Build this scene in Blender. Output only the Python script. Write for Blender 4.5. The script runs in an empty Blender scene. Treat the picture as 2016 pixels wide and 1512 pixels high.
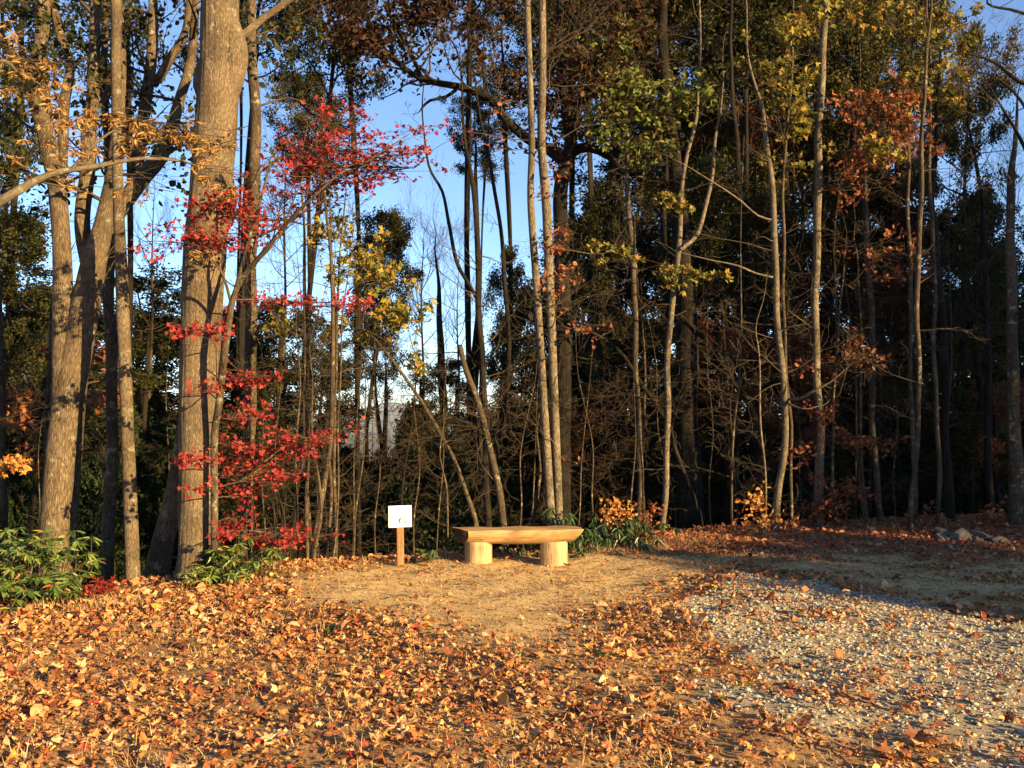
import bpy, math, random
import numpy as np
from mathutils import Vector, Quaternion
R = np.random.RandomState(7)
random.seed(7)
C = bpy.context.scene.collection
SC = bpy.context.scene
# ------------------------------------------------------------------ camera
F = 1700.0; CAMZ = 1.65; PITCH = math.atan((820 - 756) / F)
cam = bpy.data.cameras.new('camera'); co = bpy.data.objects.new('camera', cam); C.objects.link(co)
co.location = (0, 0, CAMZ); co.rotation_euler = (math.pi / 2 + PITCH, 0, 0)
cam.sensor_width = 36; cam.lens = F / 2016 * 36; cam.clip_start = .05; cam.clip_end = 30000
SC.camera = co
# ------------------------------------------------------------------ light
AZ = math.radians(51); EL = math.radians(15)
SUN = Vector((math.sin(AZ) * math.cos(EL), -math.cos(AZ) * math.cos(EL), math.sin(EL)))
sl = bpy.data.lights.new('sun', 'SUN'); sl.energy = 5.0; sl.angle = math.radians(.5); sl.color = (1, .72, .32)
so = bpy.data.objects.new('sun', sl); C.objects.link(so)
so.rotation_mode = 'QUATERNION'; so.rotation_quaternion = SUN.to_track_quat('Z', 'Y')
w = bpy.data.worlds.new('World'); SC.world = w; w.use_nodes = True
nt = w.node_tree; bg = nt.nodes['Background']; sk = nt.nodes.new('ShaderNodeTexSky')
sk.sky_type = 'NISHITA'; sk.sun_disc = False; sk.sun_elevation = EL; sk.sun_rotation = math.pi - AZ
sk.air_density = .75; sk.dust_density = 0; sk.ozone_density = 3.2; sk.altitude = 0
bg.inputs[1].default_value = .078
nt.links.new(sk.outputs[0], bg.inputs[0])
SC.view_settings.view_transform = 'Standard'; SC.view_settings.look = 'None'
SC.view_settings.exposure = 1.95; SC.view_settings.gamma = 1; SC.view_settings.use_curve_mapping = False
SC.cycles.max_bounces = 5; SC.cycles.diffuse_bounces = 3; SC.cycles.transmission_bounces = 3
SC.cycles.transparent_max_bounces = 4; SC.cycles.use_denoising = True

# ------------------------------------------------------------------ helpers
def P(px, py, d):
    c, s = math.cos(PITCH), math.sin(PITCH)
    u = (px - 1008) / F; v = -(py - 756) / F
    D = np.array([u, c - v * s, s + v * c])
    return np.array([0, 0, CAMZ]) + D * (d / D[1])
EX = [-60, -20, -8, -4.4, -3.5, -2.2, -1, .8, 1.7, 3.9, 6, 10, 20, 60]
EY = [4, 5, 6.2, 7.7, 8.8, 9.75, 10.15, 10.5, 11.9, 12.9, 13.6, 14.2, 15, 18]
def gz(x, y):
    x = np.asarray(x, float); y = np.asarray(y, float)
    s = np.maximum(y - np.interp(x, EX, EY), 0)
    k = np.interp(x, [-4, 1, 4, 9], [.46, .42, .30, .24])
    drop = k * s * s / (s + 1.3)
    z = -75 * (1 - np.exp(-drop / 75))
    z = z + .022 * np.sin(x * 1.3 + 1) * np.cos(y * 1.1) + .012 * np.sin(x * 3.1 + y * 2.3) + .006 * np.sin(x * 7.3 - y * 6.1)
    far = np.clip((s - 20) / 60, 0, 1)
    z = z + far * 4 * np.sin(x * .021 + 2) * np.sin(y * .017)
    # far away the hills rise to the level of the horizon
    r = np.hypot(x, y)
    az = np.arctan2(x, np.maximum(y, 1))
    peak = 150 * np.exp(-((az + .139) / .035) ** 2) + 40 * np.sin(az * 9 + 1) + 30 * np.sin(az * 23) + 14 * np.sin(az * 61 + 2) + 20
    z = z + np.clip((r - 4500) / 2600, 0, 1) ** 1.5 * (75 + peak * .8) * (y > 0)
    # ridge just behind the clearing on the left, a gentle rise on the gravel
    return z
def hit(px, py, dmax=60):
    for d in np.arange(2.5, dmax, .04):
        p = P(px, py, d)
        if p[2] <= gz(p[0], p[1]): return p
    return P(px, py, 12)
def flat(px, py):
    d = CAMZ / ((py - 820) / F)
    p = P(px, py, d); return p[0], p[1]

class MB:
    def __init__(s): s.v = []; s.f = {}; s.n = 0; s.uv = {}
    def add(s, v, f, uv=None):
        v = np.asarray(v, float).reshape(-1, 3); f = np.asarray(f, int)
        k = f.shape[1]
        s.v.append(v); s.f.setdefault(k, []).append(f + s.n)
        if uv is None: uv = np.zeros((f.shape[0], k, 2))
        s.uv.setdefault(k, []).append(uv)
        s.n += len(v)
    def mesh(s, name, mat, smooth=False):
        m = bpy.data.meshes.new(name)
        if not s.v: return m
        v = np.concatenate(s.v); m.vertices.add(len(v)); m.vertices.foreach_set('co', v.ravel())
        loops = []; tot = []; uv = []
        for k in s.f:
            a = np.concatenate(s.f[k]); loops.append(a.ravel()); tot.append(np.full(len(a), k))
            uv.append(np.concatenate(s.uv[k]).reshape(-1, 2))
        loops = np.concatenate(loops); tot = np.concatenate(tot)
        m.loops.add(len(loops)); m.loops.foreach_set('vertex_index', loops)
        m.polygons.add(len(tot)); st = np.concatenate([[0], np.cumsum(tot)[:-1]])
        m.polygons.foreach_set('loop_start', st); m.polygons.foreach_set('loop_total', tot)
        l = m.uv_layers.new(name='UVMap'); l.data.foreach_set('uv', np.concatenate(uv).ravel())
        m.update(calc_edges=True); m.validate()
        m.polygons.foreach_set('use_smooth', np.full(len(m.polygons), smooth))
        if mat: m.materials.append(mat)
        return m
    def build(s, name, mat, parent=None, smooth=False, kind=None, loc=None):
        m = s.mesh(name, mat, smooth); return link(name, m, parent, kind, loc)
def link(name, m, parent=None, kind=None, loc=None):
    o = bpy.data.objects.new(name, m); C.objects.link(o)
    if parent is not None:
        o.parent = parent; o.location = -np.array(parent.location) if loc is None else loc
    elif loc is not None: o.location = loc
    if kind: o['kind'] = kind
    return o
def thing(name, label, cat, loc, group=None):
    o = bpy.data.objects.new(name, None); C.objects.link(o); o.location = [float(q) for q in loc]
    o.empty_display_size = .1
    o['label'] = label; o['category'] = cat
    if group: o['group'] = group
    return o
def tag(o, label, cat, group=None):
    o['label'] = label; o['category'] = cat
    if group: o['group'] = group
    return o
def spline(pts, step=.12):
    """Catmull-Rom through rows of [x,y,z,r]"""
    p = np.asarray(pts, float)
    if len(p) < 3: 
        n = max(2, int(np.linalg.norm(p[-1, :3] - p[0, :3]) / step)); t = np.linspace(0, 1, n)[:, None]
        return p[0] * (1 - t) + p[-1] * t
    q = np.vstack([2 * p[0] - p[1], p, 2 * p[-1] - p[-2]]); out = []
    for i in range(1, len(q) - 2):
        a, b, c, d = q[i - 1], q[i], q[i + 1], q[i + 2]
        n = max(2, int(np.linalg.norm(c[:3] - b[:3]) / step))
        t = np.linspace(0, 1, n, endpoint=False)[:, None]
        o = .5 * (2 * b + (c - a) * t + (2 * a - 5 * b + 4 * c - d) * t ** 2 + (3 * b - a - 3 * c + d) * t ** 3)
        o[:, 3] = (b[3] * (1 - t) + c[3] * t)[:, 0]
        out.append(o)
    out.append(p[-1:]); return np.vstack(out)
def tube(mb, q, sides=6, rough=0, cap=True, ridge=0):
    """q rows [x,y,z,r]"""
    q = np.asarray(q, float); n = len(q); p = q[:, :3]; r = q[:, 3]
    t = np.gradient(p, axis=0); t /= np.linalg.norm(t, axis=1)[:, None] + 1e-9
    ref = np.array([0, 1., 0]) if abs(t[:, 1]).max() < .95 else np.array([1., 0, 0])
    a = ref - (t @ ref)[:, None] * t; a /= np.linalg.norm(a, axis=1)[:, None] + 1e-9
    b = np.cross(t, a)
    th = np.linspace(0, 2 * np.pi, sides, endpoint=False)
    L = np.concatenate([[0], np.cumsum(np.linalg.norm(np.diff(p, axis=0), axis=1))])
    rr = np.repeat(r[:, None], sides, 1)
    if rough:
        ph = R.rand(6) * 6.28
        rr = rr * (1 + rough * (np.sin(2 * th + ph[0] + L[:, None] * 1.1) * .5 + np.sin(3 * th[None] - L[:, None] * 1.9 + ph[1]) * .35 + np.sin(L[:, None] * 5.1 + th[None] + ph[2]) * .3))
    if ridge:
        ph = R.rand(8) * 6.28
        w_ = np.sin(L * 2.1 + ph[0])[:, None] * .22 + np.sin(L * 5.3 + ph[1])[:, None] * .08
        g = np.abs(np.sin(th[None] * 11 + w_ * 6 + ph[2])) * .6 + np.abs(np.sin(th[None] * 17 - w_ * 9 + ph[3] + L[:, None] * .8)) * .4
        g = g * (.7 + .3 * np.sin(L[:, None] * 9 + th[None] * 5))
        rr = rr + ridge * (g - .5)
    v = p[:, None] + rr[..., None] * (np.cos(th)[None, :, None] * a[:, None] + np.sin(th)[None, :, None] * b[:, None])
    i = np.arange(n - 1)[:, None] * sides; j = np.arange(sides)[None]; j2 = (j + 1) % sides
    f = np.stack([i + j, i + j2, i + sides + j2, i + sides + j], -1).reshape(-1, 4)
    c0 = 2 * np.pi * max(r.max(), .004) / sides
    U = np.stack([j * c0 + 0 * i, (j + 1) * c0 + 0 * i, (j + 1) * c0 + 0 * i, j * c0 + 0 * i], -1)
    V = np.stack([np.repeat(L[:-1, None], sides, 1)] * 2 + [np.repeat(L[1:, None], sides, 1)] * 2, -1)
    off = R.rand(2) * 40
    mb.add(v.reshape(-1, 3), f, np.stack([U + off[0], V + off[1]], -1).reshape(-1, 4, 2))
    if r[-1] > .012:                     # close the end with a low dome
        k0 = mb.n; ring = v[-1]; c_ = p[-1] + t[-1] * r[-1] * .35; in_ = p[-1] + (ring - p[-1]) * .6 + t[-1] * r[-1] * .25
        J = np.arange(sides); J2 = (J + 1) % sides
        q4 = np.stack([J, J2, sides + J2, sides + J], -1); mb.add(np.vstack([ring, in_, c_[None]]), q4, np.repeat((np.stack([J * c0, J * 0], -1) + off)[:, None], 4, 1))
        mb.add(np.vstack([in_, c_[None]]), np.stack([J, J2, 0 * J + sides], -1), np.repeat((np.stack([J * c0, J * 0], -1) + off)[:, None], 3, 1))
def rnd_dir(n):
    v = R.randn(n, 3); return v / np.linalg.norm(v, axis=1)[:, None]
def unit(v): 
    v = np.asarray(v, float); return v / (np.linalg.norm(v) + 1e-9)

# ---- leaf templates: (verts, [faces]) unit length along +Y, normal +Z
def fan(outline, curl=.25, fold=.15, seed=0):
    r = np.random.RandomState(seed)
    o = np.array(outline, float); c = np.array([[0, .45]])
    v2 = np.vstack([c, o]); a, b, ph = r.uniform(-1, 1), r.uniform(-1, 1), r.rand() * 6
    z = curl * (a * (v2[:, 1] - .45) ** 2 * 2 + b * v2[:, 0] ** 2 * 3) + fold * np.abs(v2[:, 0]) * r.choice([-1, 1]) + .05 * np.sin(v2[:, 0] * 9 + v2[:, 1] * 7 + ph)
    v = np.column_stack([v2[:, 0], v2[:, 1], z]); n = len(o)
    f = np.array([[0, 1 + i, 1 + (i + 1) % n] for i in range(n)])
    return v, f
MAPLE = [(0, 0), (.18, .1), (.46, .08), (.34, .3), (.52, .56), (.22, .52), (.13, .72), (0, 1), (-.13, .72), (-.22, .52), (-.52, .56), (-.34, .3), (-.46, .08), (-.18, .1)]
OAK = [(0, 0), (.1, .2), (.25, .22), (.13, .38), (.32, .5), (.14, .6), (.24, .76), (.06, .84), (0, 1), (-.06, .84), (-.24, .76), (-.14, .6), (-.32, .5), (-.13, .38), (-.25, .22), (-.1, .2)]
BEECH = [(0, 0), (.18, .18), (.27, .42), (.2, .7), (0, 1), (-.2, .7), (-.27, .42), (-.18, .18)]
TULIP = [(0, 0), (.36, .12), (.42, .5), (.3, .62), (.36, .92), (0, .8), (-.36, .92), (-.3, .62), (-.42, .5), (-.36, .12)]
def lowleaf(wd=.3, fold=.12, droop=0.):
    v = np.array([(0, 0, 0), (wd, .35, fold), (wd * .75, .72, fold - droop * .5), (0, 1, -droop), (-wd * .75, .72, fold - droop * .5), (-wd, .35, fold)], float)
    return v, np.array([[0, 1, 2, 3], [0, 3, 4, 5]])
SIMPLE = [lowleaf(.3, .1), lowleaf(.36, -.12, .1), lowleaf(.24, .16, .25)]
MAPLES = [fan(MAPLE, .5, .2, k) for k in range(4)]
def litter_set():
    out = []
    for k in range(5): out.append(fan(MAPLE, .45, .2, 10 + k))
    for k in range(5): out.append(fan(OAK, .6, .3, 20 + k))
    for k in range(4): out.append(fan(BEECH, .8, .45, 30 + k))
    for k in range(3): out.append(fan(TULIP, .6, .3, 40 + k))
    return out
LITTER = litter_set()
def scatter(mb, tmpl, pos, nrm, yaw, size):
    """many copies of one template; nrm (n,3) leaf normals, yaw about it"""
    v, f = tmpl; n = len(pos)
    if n == 0: return
    nrm = nrm / (np.linalg.norm(nrm, axis=1)[:, None] + 1e-9)
    h = np.where(np.abs(nrm[:, 2:3]) < .9, np.array([[0, 0, 1.]]), np.array([[1., 0, 0]]))
    a = np.cross(h, nrm); a /= np.linalg.norm(a, axis=1)[:, None] + 1e-9; b = np.cross(nrm, a)
    ca, sa = np.cos(yaw)[:, None], np.sin(yaw)[:, None]
    X = a * ca + b * sa; Y = -a * sa + b * ca
    V = (v[None, :, 0:1] * X[:, None] + v[None, :, 1:2] * Y[:, None] + v[None, :, 2:3] * nrm[:, None]) * np.asarray(size)[:, None, None] + pos[:, None]
    k = len(v); ff = (f[None] + (np.arange(n) * k)[:, None, None]).reshape(-1, f.shape[1])
    mb.add(V.reshape(-1, 3), ff)
def scatter_dir(mb, tmpl, pos, dirv, nrm, size):
    """leaf along dirv with approximate normal nrm"""
    v, f = tmpl; n = len(pos)
    if n == 0: return
    Y = dirv / (np.linalg.norm(dirv, axis=1)[:, None] + 1e-9)
    X = np.cross(Y, nrm); X /= np.linalg.norm(X, axis=1)[:, None] + 1e-9; Z = np.cross(X, Y)
    V = (v[None, :, 0:1] * X[:, None] + v[None, :, 1:2] * Y[:, None] + v[None, :, 2:3] * Z[:, None]) * np.asarray(size)[:, None, None] + pos[:, None]
    k = len(v); ff = (f[None] + (np.arange(n) * k)[:, None, None]).reshape(-1, f.shape[1])
    mb.add(V.reshape(-1, 3), ff)
def leaves_at(mb, tmpls, nodes, per, spread, size, up=.6, jit=.4):
    """clusters of leaves on twig nodes: rows (x,y,z,dx,dy,dz)"""
    nodes = np.asarray(nodes)
    if len(nodes) == 0: return
    q = np.repeat(nodes, per, 0); n = len(q)
    pos = q[:, :3] + R.randn(n, 3) * spread * .5 - q[:, 3:] * (R.rand(n, 1) * spread)
    d = q[:, 3:] * .7 + rnd_dir(n) * 1.0; d[:, 2] -= .25
    nr = rnd_dir(n) + np.array([0, 0, up]); sz = size * R.uniform(1 - jit, 1 + jit, n)
    which = R.randint(0, len(tmpls), n)
    for k, t in enumerate(tmpls):
        m = which == k; scatter_dir(mb, t, pos[m], d[m], nr[m], sz[m])
def grow(wood, nodes, p, d, L, r, lev, opt):
    n = opt.get('seg', 5) if lev else 4
    pts = [np.append(p, r)]; d = unit(d); cur = np.array(p, float)
    for i in range(n):
        d = unit(d + R.randn(3) * opt.get('wig', .16) + np.array([0, 0, opt.get('up', .08)]))
        cur = cur + d * L / n; pts.append(np.append(cur, max(r * (1 - .8 * (i + 1) / n), .0022)))
    pts = np.array(pts)
    tube(wood, pts, 3 if r < .012 else 4 if r < .03 else 6)
    if lev <= 0:
        k = opt.get('tipnodes', 2)
        for i in range(k):
            c = pts[-1 - i][:3]; nodes.append(np.concatenate([c, d]))
        return
    kids = opt['kids'][lev - 1] if isinstance(opt['kids'], (list, tuple)) else opt['kids']
    for j in range(kids):
        t = R.uniform(.2, 1.0); x = t * n; i = min(int(x), n - 1); f = x - i
        c = pts[i, :3] * (1 - f) + pts[i + 1, :3] * f
        a = R.randn(3); a[2] *= opt.get('flat', .6); dd = unit(pts[i + 1, :3] - pts[i, :3])
        a = unit(a - a.dot(dd) * dd); s = opt.get('ang', .8)
        grow(wood, nodes, c, dd * (1 - .35 * s) + a * s, L * R.uniform(.35, .62) * (1.1 - .4 * t), pts[i, 3] * .55, lev - 1, opt)
    nodes.append(np.concatenate([pts[-1, :3], d]))

# ------------------------------------------------------------------ materials
def mat(name):
    m = bpy.data.materials.new(name); m.use_nodes = True; n = m.node_tree; n.nodes.clear()
    out = n.nodes.new('ShaderNodeOutputMaterial'); return m, n, out
def ramp(n, cols, inp, interp='LINEAR'):
    r = n.nodes.new('ShaderNodeValToRGB'); e = r.color_ramp; e.interpolation = interp
    while len(e.elements) < len(cols): e.elements.new(.5)
    for el, (p, c) in zip(e.elements, sorted(cols, key=lambda q: q[0])): el.position = p; el.color = (*c, 1)
    n.links.new(inp, r.inputs[0]); return r.outputs[0]
def noise(n, vec, scale, detail=4, rough=.6, dist=0):
    t = n.nodes.new('ShaderNodeTexNoise'); t.inputs['Scale'].default_value = scale; t.inputs['Detail'].default_value = detail
    t.inputs['Roughness'].default_value = rough; t.inputs['Distortion'].default_value = dist
    if vec is not None: n.links.new(vec, t.inputs['Vector'])
    return t.outputs['Fac']
def mapping(n, vec, sc, loc=(0, 0, 0), rot=(0, 0, 0)):
    m = n.nodes.new('ShaderNodeMapping'); m.inputs['Scale'].default_value = sc; m.inputs['Location'].default_value = loc; m.inputs['Rotation'].default_value = rot
    n.links.new(vec, m.inputs[0]); return m.outputs[0]
def mixc(n, a, b, fac, mode='MIX'):
    m = n.nodes.new('ShaderNodeMix'); m.data_type = 'RGBA'; m.blend_type = mode
    for s, v in ((m.inputs[0], fac), (m.inputs[6], a), (m.inputs[7], b)):
        if isinstance(v, (int, float)): s.default_value = v
        elif isinstance(v, tuple): s.default_value = (*v, 1)
        else: n.links.new(v, s)
    return m.outputs[2]
def math_(n, op, a, b=0, clamp=False):
    m = n.nodes.new('ShaderNodeMath'); m.operation = op; m.use_clamp = clamp
    for s, v in ((m.inputs[0], a), (m.inputs[1], b)):
        if isinstance(v, (int, float)): s.default_value = v
        else: n.links.new(v, s)
    return m.outputs[0]
def bump(n, h, strength, dist):
    b = n.nodes.new('ShaderNodeBump'); b.inputs['Strength'].default_value = strength; b.inputs['Distance'].default_value = dist
    n.links.new(h, b.inputs['Height']); return b.outputs[0]
def princ(n, out, col, rough=.8, nrm=None, spec=.3):
    p = n.nodes.new('ShaderNodeBsdfPrincipled'); p.inputs['Roughness'].default_value = rough
    p.inputs['Specular IOR Level'].default_value = spec
    if isinstance(col, tuple): p.inputs['Base Color'].default_value = (*col, 1)
    else: n.links.new(col, p.inputs['Base Color'])
    if nrm is not None: n.links.new(nrm, p.inputs['Normal'])
    n.links.new(p.outputs[0], out.inputs[0]); return p
def bark(name, dark, mid, light, ridge=38, lichen=.0, bdist=.012, plates=.09):
    m, n, out = mat(name)
    uv = n.nodes.new('ShaderNodeUVMap').outputs[0]
    tc = n.nodes.new('ShaderNodeTexCoord').outputs['Object']
    v1 = mapping(n, uv, (ridge, ridge * plates, 1))
    a = noise(n, v1, 1.0, 6, .62, .6)
    v2 = mapping(n, uv, (ridge * 2.3, ridge * plates * 2.6, 1), (3, 5, 0))
    vo = n.nodes.new('ShaderNodeTexVoronoi'); vo.feature = 'DISTANCE_TO_EDGE'; vo.inputs['Scale'].default_value = .8
    n.links.new(v1, vo.inputs['Vector'])
    b = noise(n, v2, 1.0, 4, .7, .3)
    big = noise(n, tc, 2.2, 3, .5)
    h = math_(n, 'ADD', math_(n, 'MULTIPLY', a, .6), math_(n, 'MULTIPLY', b, .35))
    h = math_(n, 'ADD', h, math_(n, 'MULTIPLY', math_(n, 'MINIMUM', vo.outputs[0], .25), .7))
    col = ramp(n, [(.38, dark), (.58, mid), (.78, light)], h)
    col = mixc(n, col, mixc(n, col, (.55, .55, .55), 1.0, 'MULTIPLY'), ramp(n, [(.35, (1, 1, 1)), (.6, (0, 0, 0))], big))
    if lichen:
        l = noise(n, tc, 9, 5, .7); s = ramp(n, [(.60 - lichen * .2, (0, 0, 0)), (.68 - lichen * .2, (1, 1, 1))], l)
        col = mixc(n, col, (.22, .20, .14), math_(n, 'MULTIPLY', s, .8))
    princ(n, out, col, .92, bump(n, h, 1.0, bdist), .15); return m
B_OAK = bark('bark_grey_brown', (.032, .022, .014), (.115, .08, .05), (.22, .16, .10), 56, .12, .016, .2)
B_BIG = bark('bark_fine_ridged', (.04, .027, .018), (.14, .10, .062), (.26, .195, .125), 90, .06, .012, .22)
B_PALE = bark('bark_pale', (.05, .037, .025), (.13, .10, .066), (.25, .20, .14), 46, .12, .004, .3)
B_SMOOTH = bark('bark_smooth_grey', (.028, .02, .013), (.075, .053, .034), (.135, .10, .067), 40, .12, .004, .3)
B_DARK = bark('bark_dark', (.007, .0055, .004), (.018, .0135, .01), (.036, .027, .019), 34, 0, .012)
B_TWIG = bark('bark_twig', (.03, .02, .014), (.065, .046, .03), (.11, .08, .052), 30, 0, .001)
def leafmat(name, cols, transl=.35, rough=.55, spec=.25):
    m, n, out = mat(name)
    g = n.nodes.new('ShaderNodeNewGeometry'); oi = n.nodes.new('ShaderNodeObjectInfo')
    r = math_(n, 'FRACT', math_(n, 'ADD', g.outputs['Random Per Island'], oi.outputs['Random']))
    cols = sorted(cols, key=lambda q: q[0])
    col = ramp(n, cols, r)
    tc = n.nodes.new('ShaderNodeTexCoord').outputs['Object']
    k = noise(n, tc, 60, 2)
    col = mixc(n, col, mixc(n, col, (.5, .42, .36), 1.0, 'MULTIPLY'), ramp(n, [(.5, (0, 0, 0)), (.72, (1, 1, 1))], k))
    p = n.nodes.new('ShaderNodeBsdfPrincipled'); p.inputs['Roughness'].default_value = rough; p.inputs['Specular IOR Level'].default_value = spec
    n.links.new(col, p.inputs['Base Color'])
    if transl:
        t = n.nodes.new('ShaderNodeBsdfTranslucent'); n.links.new(col, t.inputs[0])
        mx = n.nodes.new('ShaderNodeMixShader'); mx.inputs[0].default_value = transl
        n.links.new(p.outputs[0], mx.inputs[1]); n.links.new(t.outputs[0], mx.inputs[2]); n.links.new(mx.outputs[0], out.inputs[0])
    else: n.links.new(p.outputs[0], out.inputs[0])
    return m
L_LITTER = leafmat('fallen_leaf', [(0, (.08, .03, .015)), (.14, (.22, .075, .028)), (.3, (.38, .14, .045)), (.44, (.50, .23, .08)), (.58, (.56, .33, .15)), (.70, (.42, .14, .045)), (.80, (.64, .44, .23)), (.88, (.27, .09, .04)), (.92, (.32, .04, .03)), (.96, (.58, .34, .07)), (1, (.16, .06, .03))], .15, .6)
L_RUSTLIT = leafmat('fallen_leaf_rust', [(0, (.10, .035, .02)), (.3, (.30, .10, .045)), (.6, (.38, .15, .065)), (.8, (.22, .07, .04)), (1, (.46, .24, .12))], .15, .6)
L_RED = leafmat('leaf_red', [(0, (.10, .012, .012)), (.35, (.23, .016, .018)), (.7, (.34, .028, .024)), (.9, (.32, .07, .03)), (1, (.08, .010, .010))], .3)
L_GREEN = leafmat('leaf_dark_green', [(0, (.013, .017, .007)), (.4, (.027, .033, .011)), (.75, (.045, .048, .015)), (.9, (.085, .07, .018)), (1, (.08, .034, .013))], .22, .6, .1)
L_OLIVE = leafmat('leaf_olive_gold', [(0, (.02, .024, .008)), (.4, (.04, .045, .013)), (.68, (.07, .068, .018)), (.86, (.14, .105, .024)), (.95, (.18, .075, .02)), (1, (.05, .05, .015))], .32, .6, .1)
L_MAROON = leafmat('leaf_maroon', [(0, (.025, .010, .007)), (.35, (.05, .017, .010)), (.55, (.03, .034, .012)), (.75, (.075, .026, .014)), (.9, (.05, .04, .014)), (1, (.12, .055, .018))], .28, .6, .1)
L_YELLOW = leafmat('leaf_yellow_green', [(0, (.08, .09, .02)), (.3, (.18, .17, .03)), (.6, (.36, .28, .05)), (.8, (.30, .15, .03)), (1, (.10, .12, .02))], .35, .6, .15)
L_GOLD = leafmat('leaf_golden', [(0, (.22, .11, .03)), (.5, (.36, .20, .06)), (.85, (.44, .27, .10)), (1, (.26, .11, .03))], .3)
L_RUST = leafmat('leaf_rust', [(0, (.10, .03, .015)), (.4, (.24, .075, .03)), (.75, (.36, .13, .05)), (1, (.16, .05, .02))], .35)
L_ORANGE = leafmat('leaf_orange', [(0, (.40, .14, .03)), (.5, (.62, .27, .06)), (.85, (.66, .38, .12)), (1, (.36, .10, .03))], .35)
L_RHODO = leafmat('leaf_rhododendron', [(0, (.03, .055, .014)), (.4, (.08, .13, .028)), (.75, (.15, .21, .05)), (.92, (.22, .25, .06)), (.97, (.5, .3, .05)), (1, (.35, .10, .03))], .25, .32, .5)
L_RHODO_D = leafmat('leaf_rhododendron_dark', [(0, (.02, .045, .015)), (.5, (.045, .09, .025)), (.9, (.09, .13, .04)), (1, (.14, .12, .04))], .2, .35, .5)
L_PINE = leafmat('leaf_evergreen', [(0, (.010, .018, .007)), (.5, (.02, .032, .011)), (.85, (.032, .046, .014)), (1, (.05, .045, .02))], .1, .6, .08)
L_STRAW = leafmat('dry_straw', [(0, (.30, .18, .08)), (.5, (.50, .33, .15)), (.85, (.62, .45, .24)), (1, (.28, .13, .05))], .15)

def wood(name, a, b, c, sc=1.0, axis='X'):
    m, n, out = mat(name); tc = n.nodes.new('ShaderNodeTexCoord').outputs['Object']
    s = {'X': (1.6, 26, 26), 'Z': (30, 30, 1.3)}[axis]
    g = noise(n, mapping(n, tc, tuple(q * sc for q in s)), 1, 6, .65, .8)
    g2 = noise(n, tc, 5, 4); crack = noise(n, mapping(n, tc, tuple(q * sc * 1.7 for q in s), (4, 2, 7)), 1, 3, .5, .2)
    col = ramp(n, [(.3, a), (.52, b), (.72, c)], g)
    col = mixc(n, col, (.36, .25, .13), math_(n, 'MULTIPLY', ramp(n, [(.45, (0, 0, 0)), (.7, (1, 1, 1))], g2), .55))
    cr = ramp(n, [(.30, (1, 1, 1)), (.36, (0, 0, 0))], crack)
    col = mixc(n, col, (.10, .055, .025), math_(n, 'MULTIPLY', cr, .85))
    st_ = noise(n, mapping(n, tc, (1.5, 3, 3), (9, 1, 2)), 2.2, 4, .6)
    col = mixc(n, col, mixc(n, col, (.68, .58, .48), 1.0, 'MULTIPLY'), ramp(n, [(.42, (0, 0, 0)), (.75, (1, 1, 1))], st_))
    princ(n, out, col, .62, bump(n, math_(n, 'SUBTRACT', g, math_(n, 'MULTIPLY', cr, .5)), .7, .004), .3); return m
W_SEAT = wood('peeled_log', (.23, .12, .045), (.41, .245, .10), (.53, .345, .16), 1, 'X')
W_LEG = wood('peeled_log_leg', (.21, .115, .05), (.38, .245, .12), (.54, .38, .21), 1, 'Z')
W_POST = wood('cedar_post', (.13, .06, .022), (.24, .115, .045), (.33, .18, .08), 1, 'Z')
def plainmat(name, col, rough=.5, spec=.3):
    m, n, out = mat(name); tc = n.nodes.new('ShaderNodeTexCoord').outputs['Object']
    g = noise(n, tc, 25, 4); c = mixc(n, col, tuple(q * .8 for q in col), g)
    princ(n, out, c, rough, bump(n, g, .1, .002), spec); return m

# ---- masks on the ground
def poly_sd(poly, x, y):
    """signed distance, positive inside"""
    poly = np.array(poly); n = len(poly); d = np.full(x.shape, 1e9); ins = np.zeros(x.shape, bool)
    for i in range(n):
        a = poly[i]; b = poly[(i + 1) % n]; e = b - a
        t = np.clip(((x - a[0]) * e[0] + (y - a[1]) * e[1]) / (e @ e), 0, 1)
        d = np.minimum(d, np.hypot(x - a[0] - t * e[0], y - a[1] - t * e[1]))
        c = ((a[1] > y) != (b[1] > y)) & (x < (b[0] - a[0]) * (y - a[1]) / (b[1] - a[1] + 1e-12) + a[0]); ins ^= c
    return np.where(ins, d, -d)
def lumps(x, y, s=1.0, ph=0):
    return (np.sin(x * 2.1 * s + 1.3 * np.sin(y * 1.7 * s + ph) + ph) + np.sin(y * 2.6 * s + 1.1 * np.sin(x * 2.3 * s + 2 * ph)) + .6 * np.sin(x * 5.3 * s + y * 4.1 * s + ph) + .5 * np.sin(x * 9.1 * s - y * 8.3 * s + ph)) / 3.1
DIRT = [flat(*q) for q in [(520, 1150), (620, 1128), (770, 1108), (900, 1098), (1150, 1082), (1290, 1085), (1420, 1112), (1400, 1135), (1290, 1165), (1215, 1200), (1170, 1235), (1040, 1262), (900, 1250), (780, 1225), (640, 1190)]]
TRACK = [flat(*q) for q in [(1250, 1083), (1420, 1085), (1700, 1088), (2100, 1100), (2400, 1115), (2500, 1240), (2016, 1205), (1800, 1175), (1640, 1145), (1420, 1125), (1300, 1110)]]
GRAV = [flat(*q) for q in [(1345, 1200), (1400, 1155), (1450, 1133), (1640, 1148), (1760, 1180), (1900, 1215), (2100, 1250), (2500, 1330), (2600, 1900), (2020, 1800), (1955, 1560), (1880, 1462), (1700, 1418), (1500, 1395), (1370, 1375), (1390, 1335), (1510, 1325), (1420, 1275), (1350, 1235)]]
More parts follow.
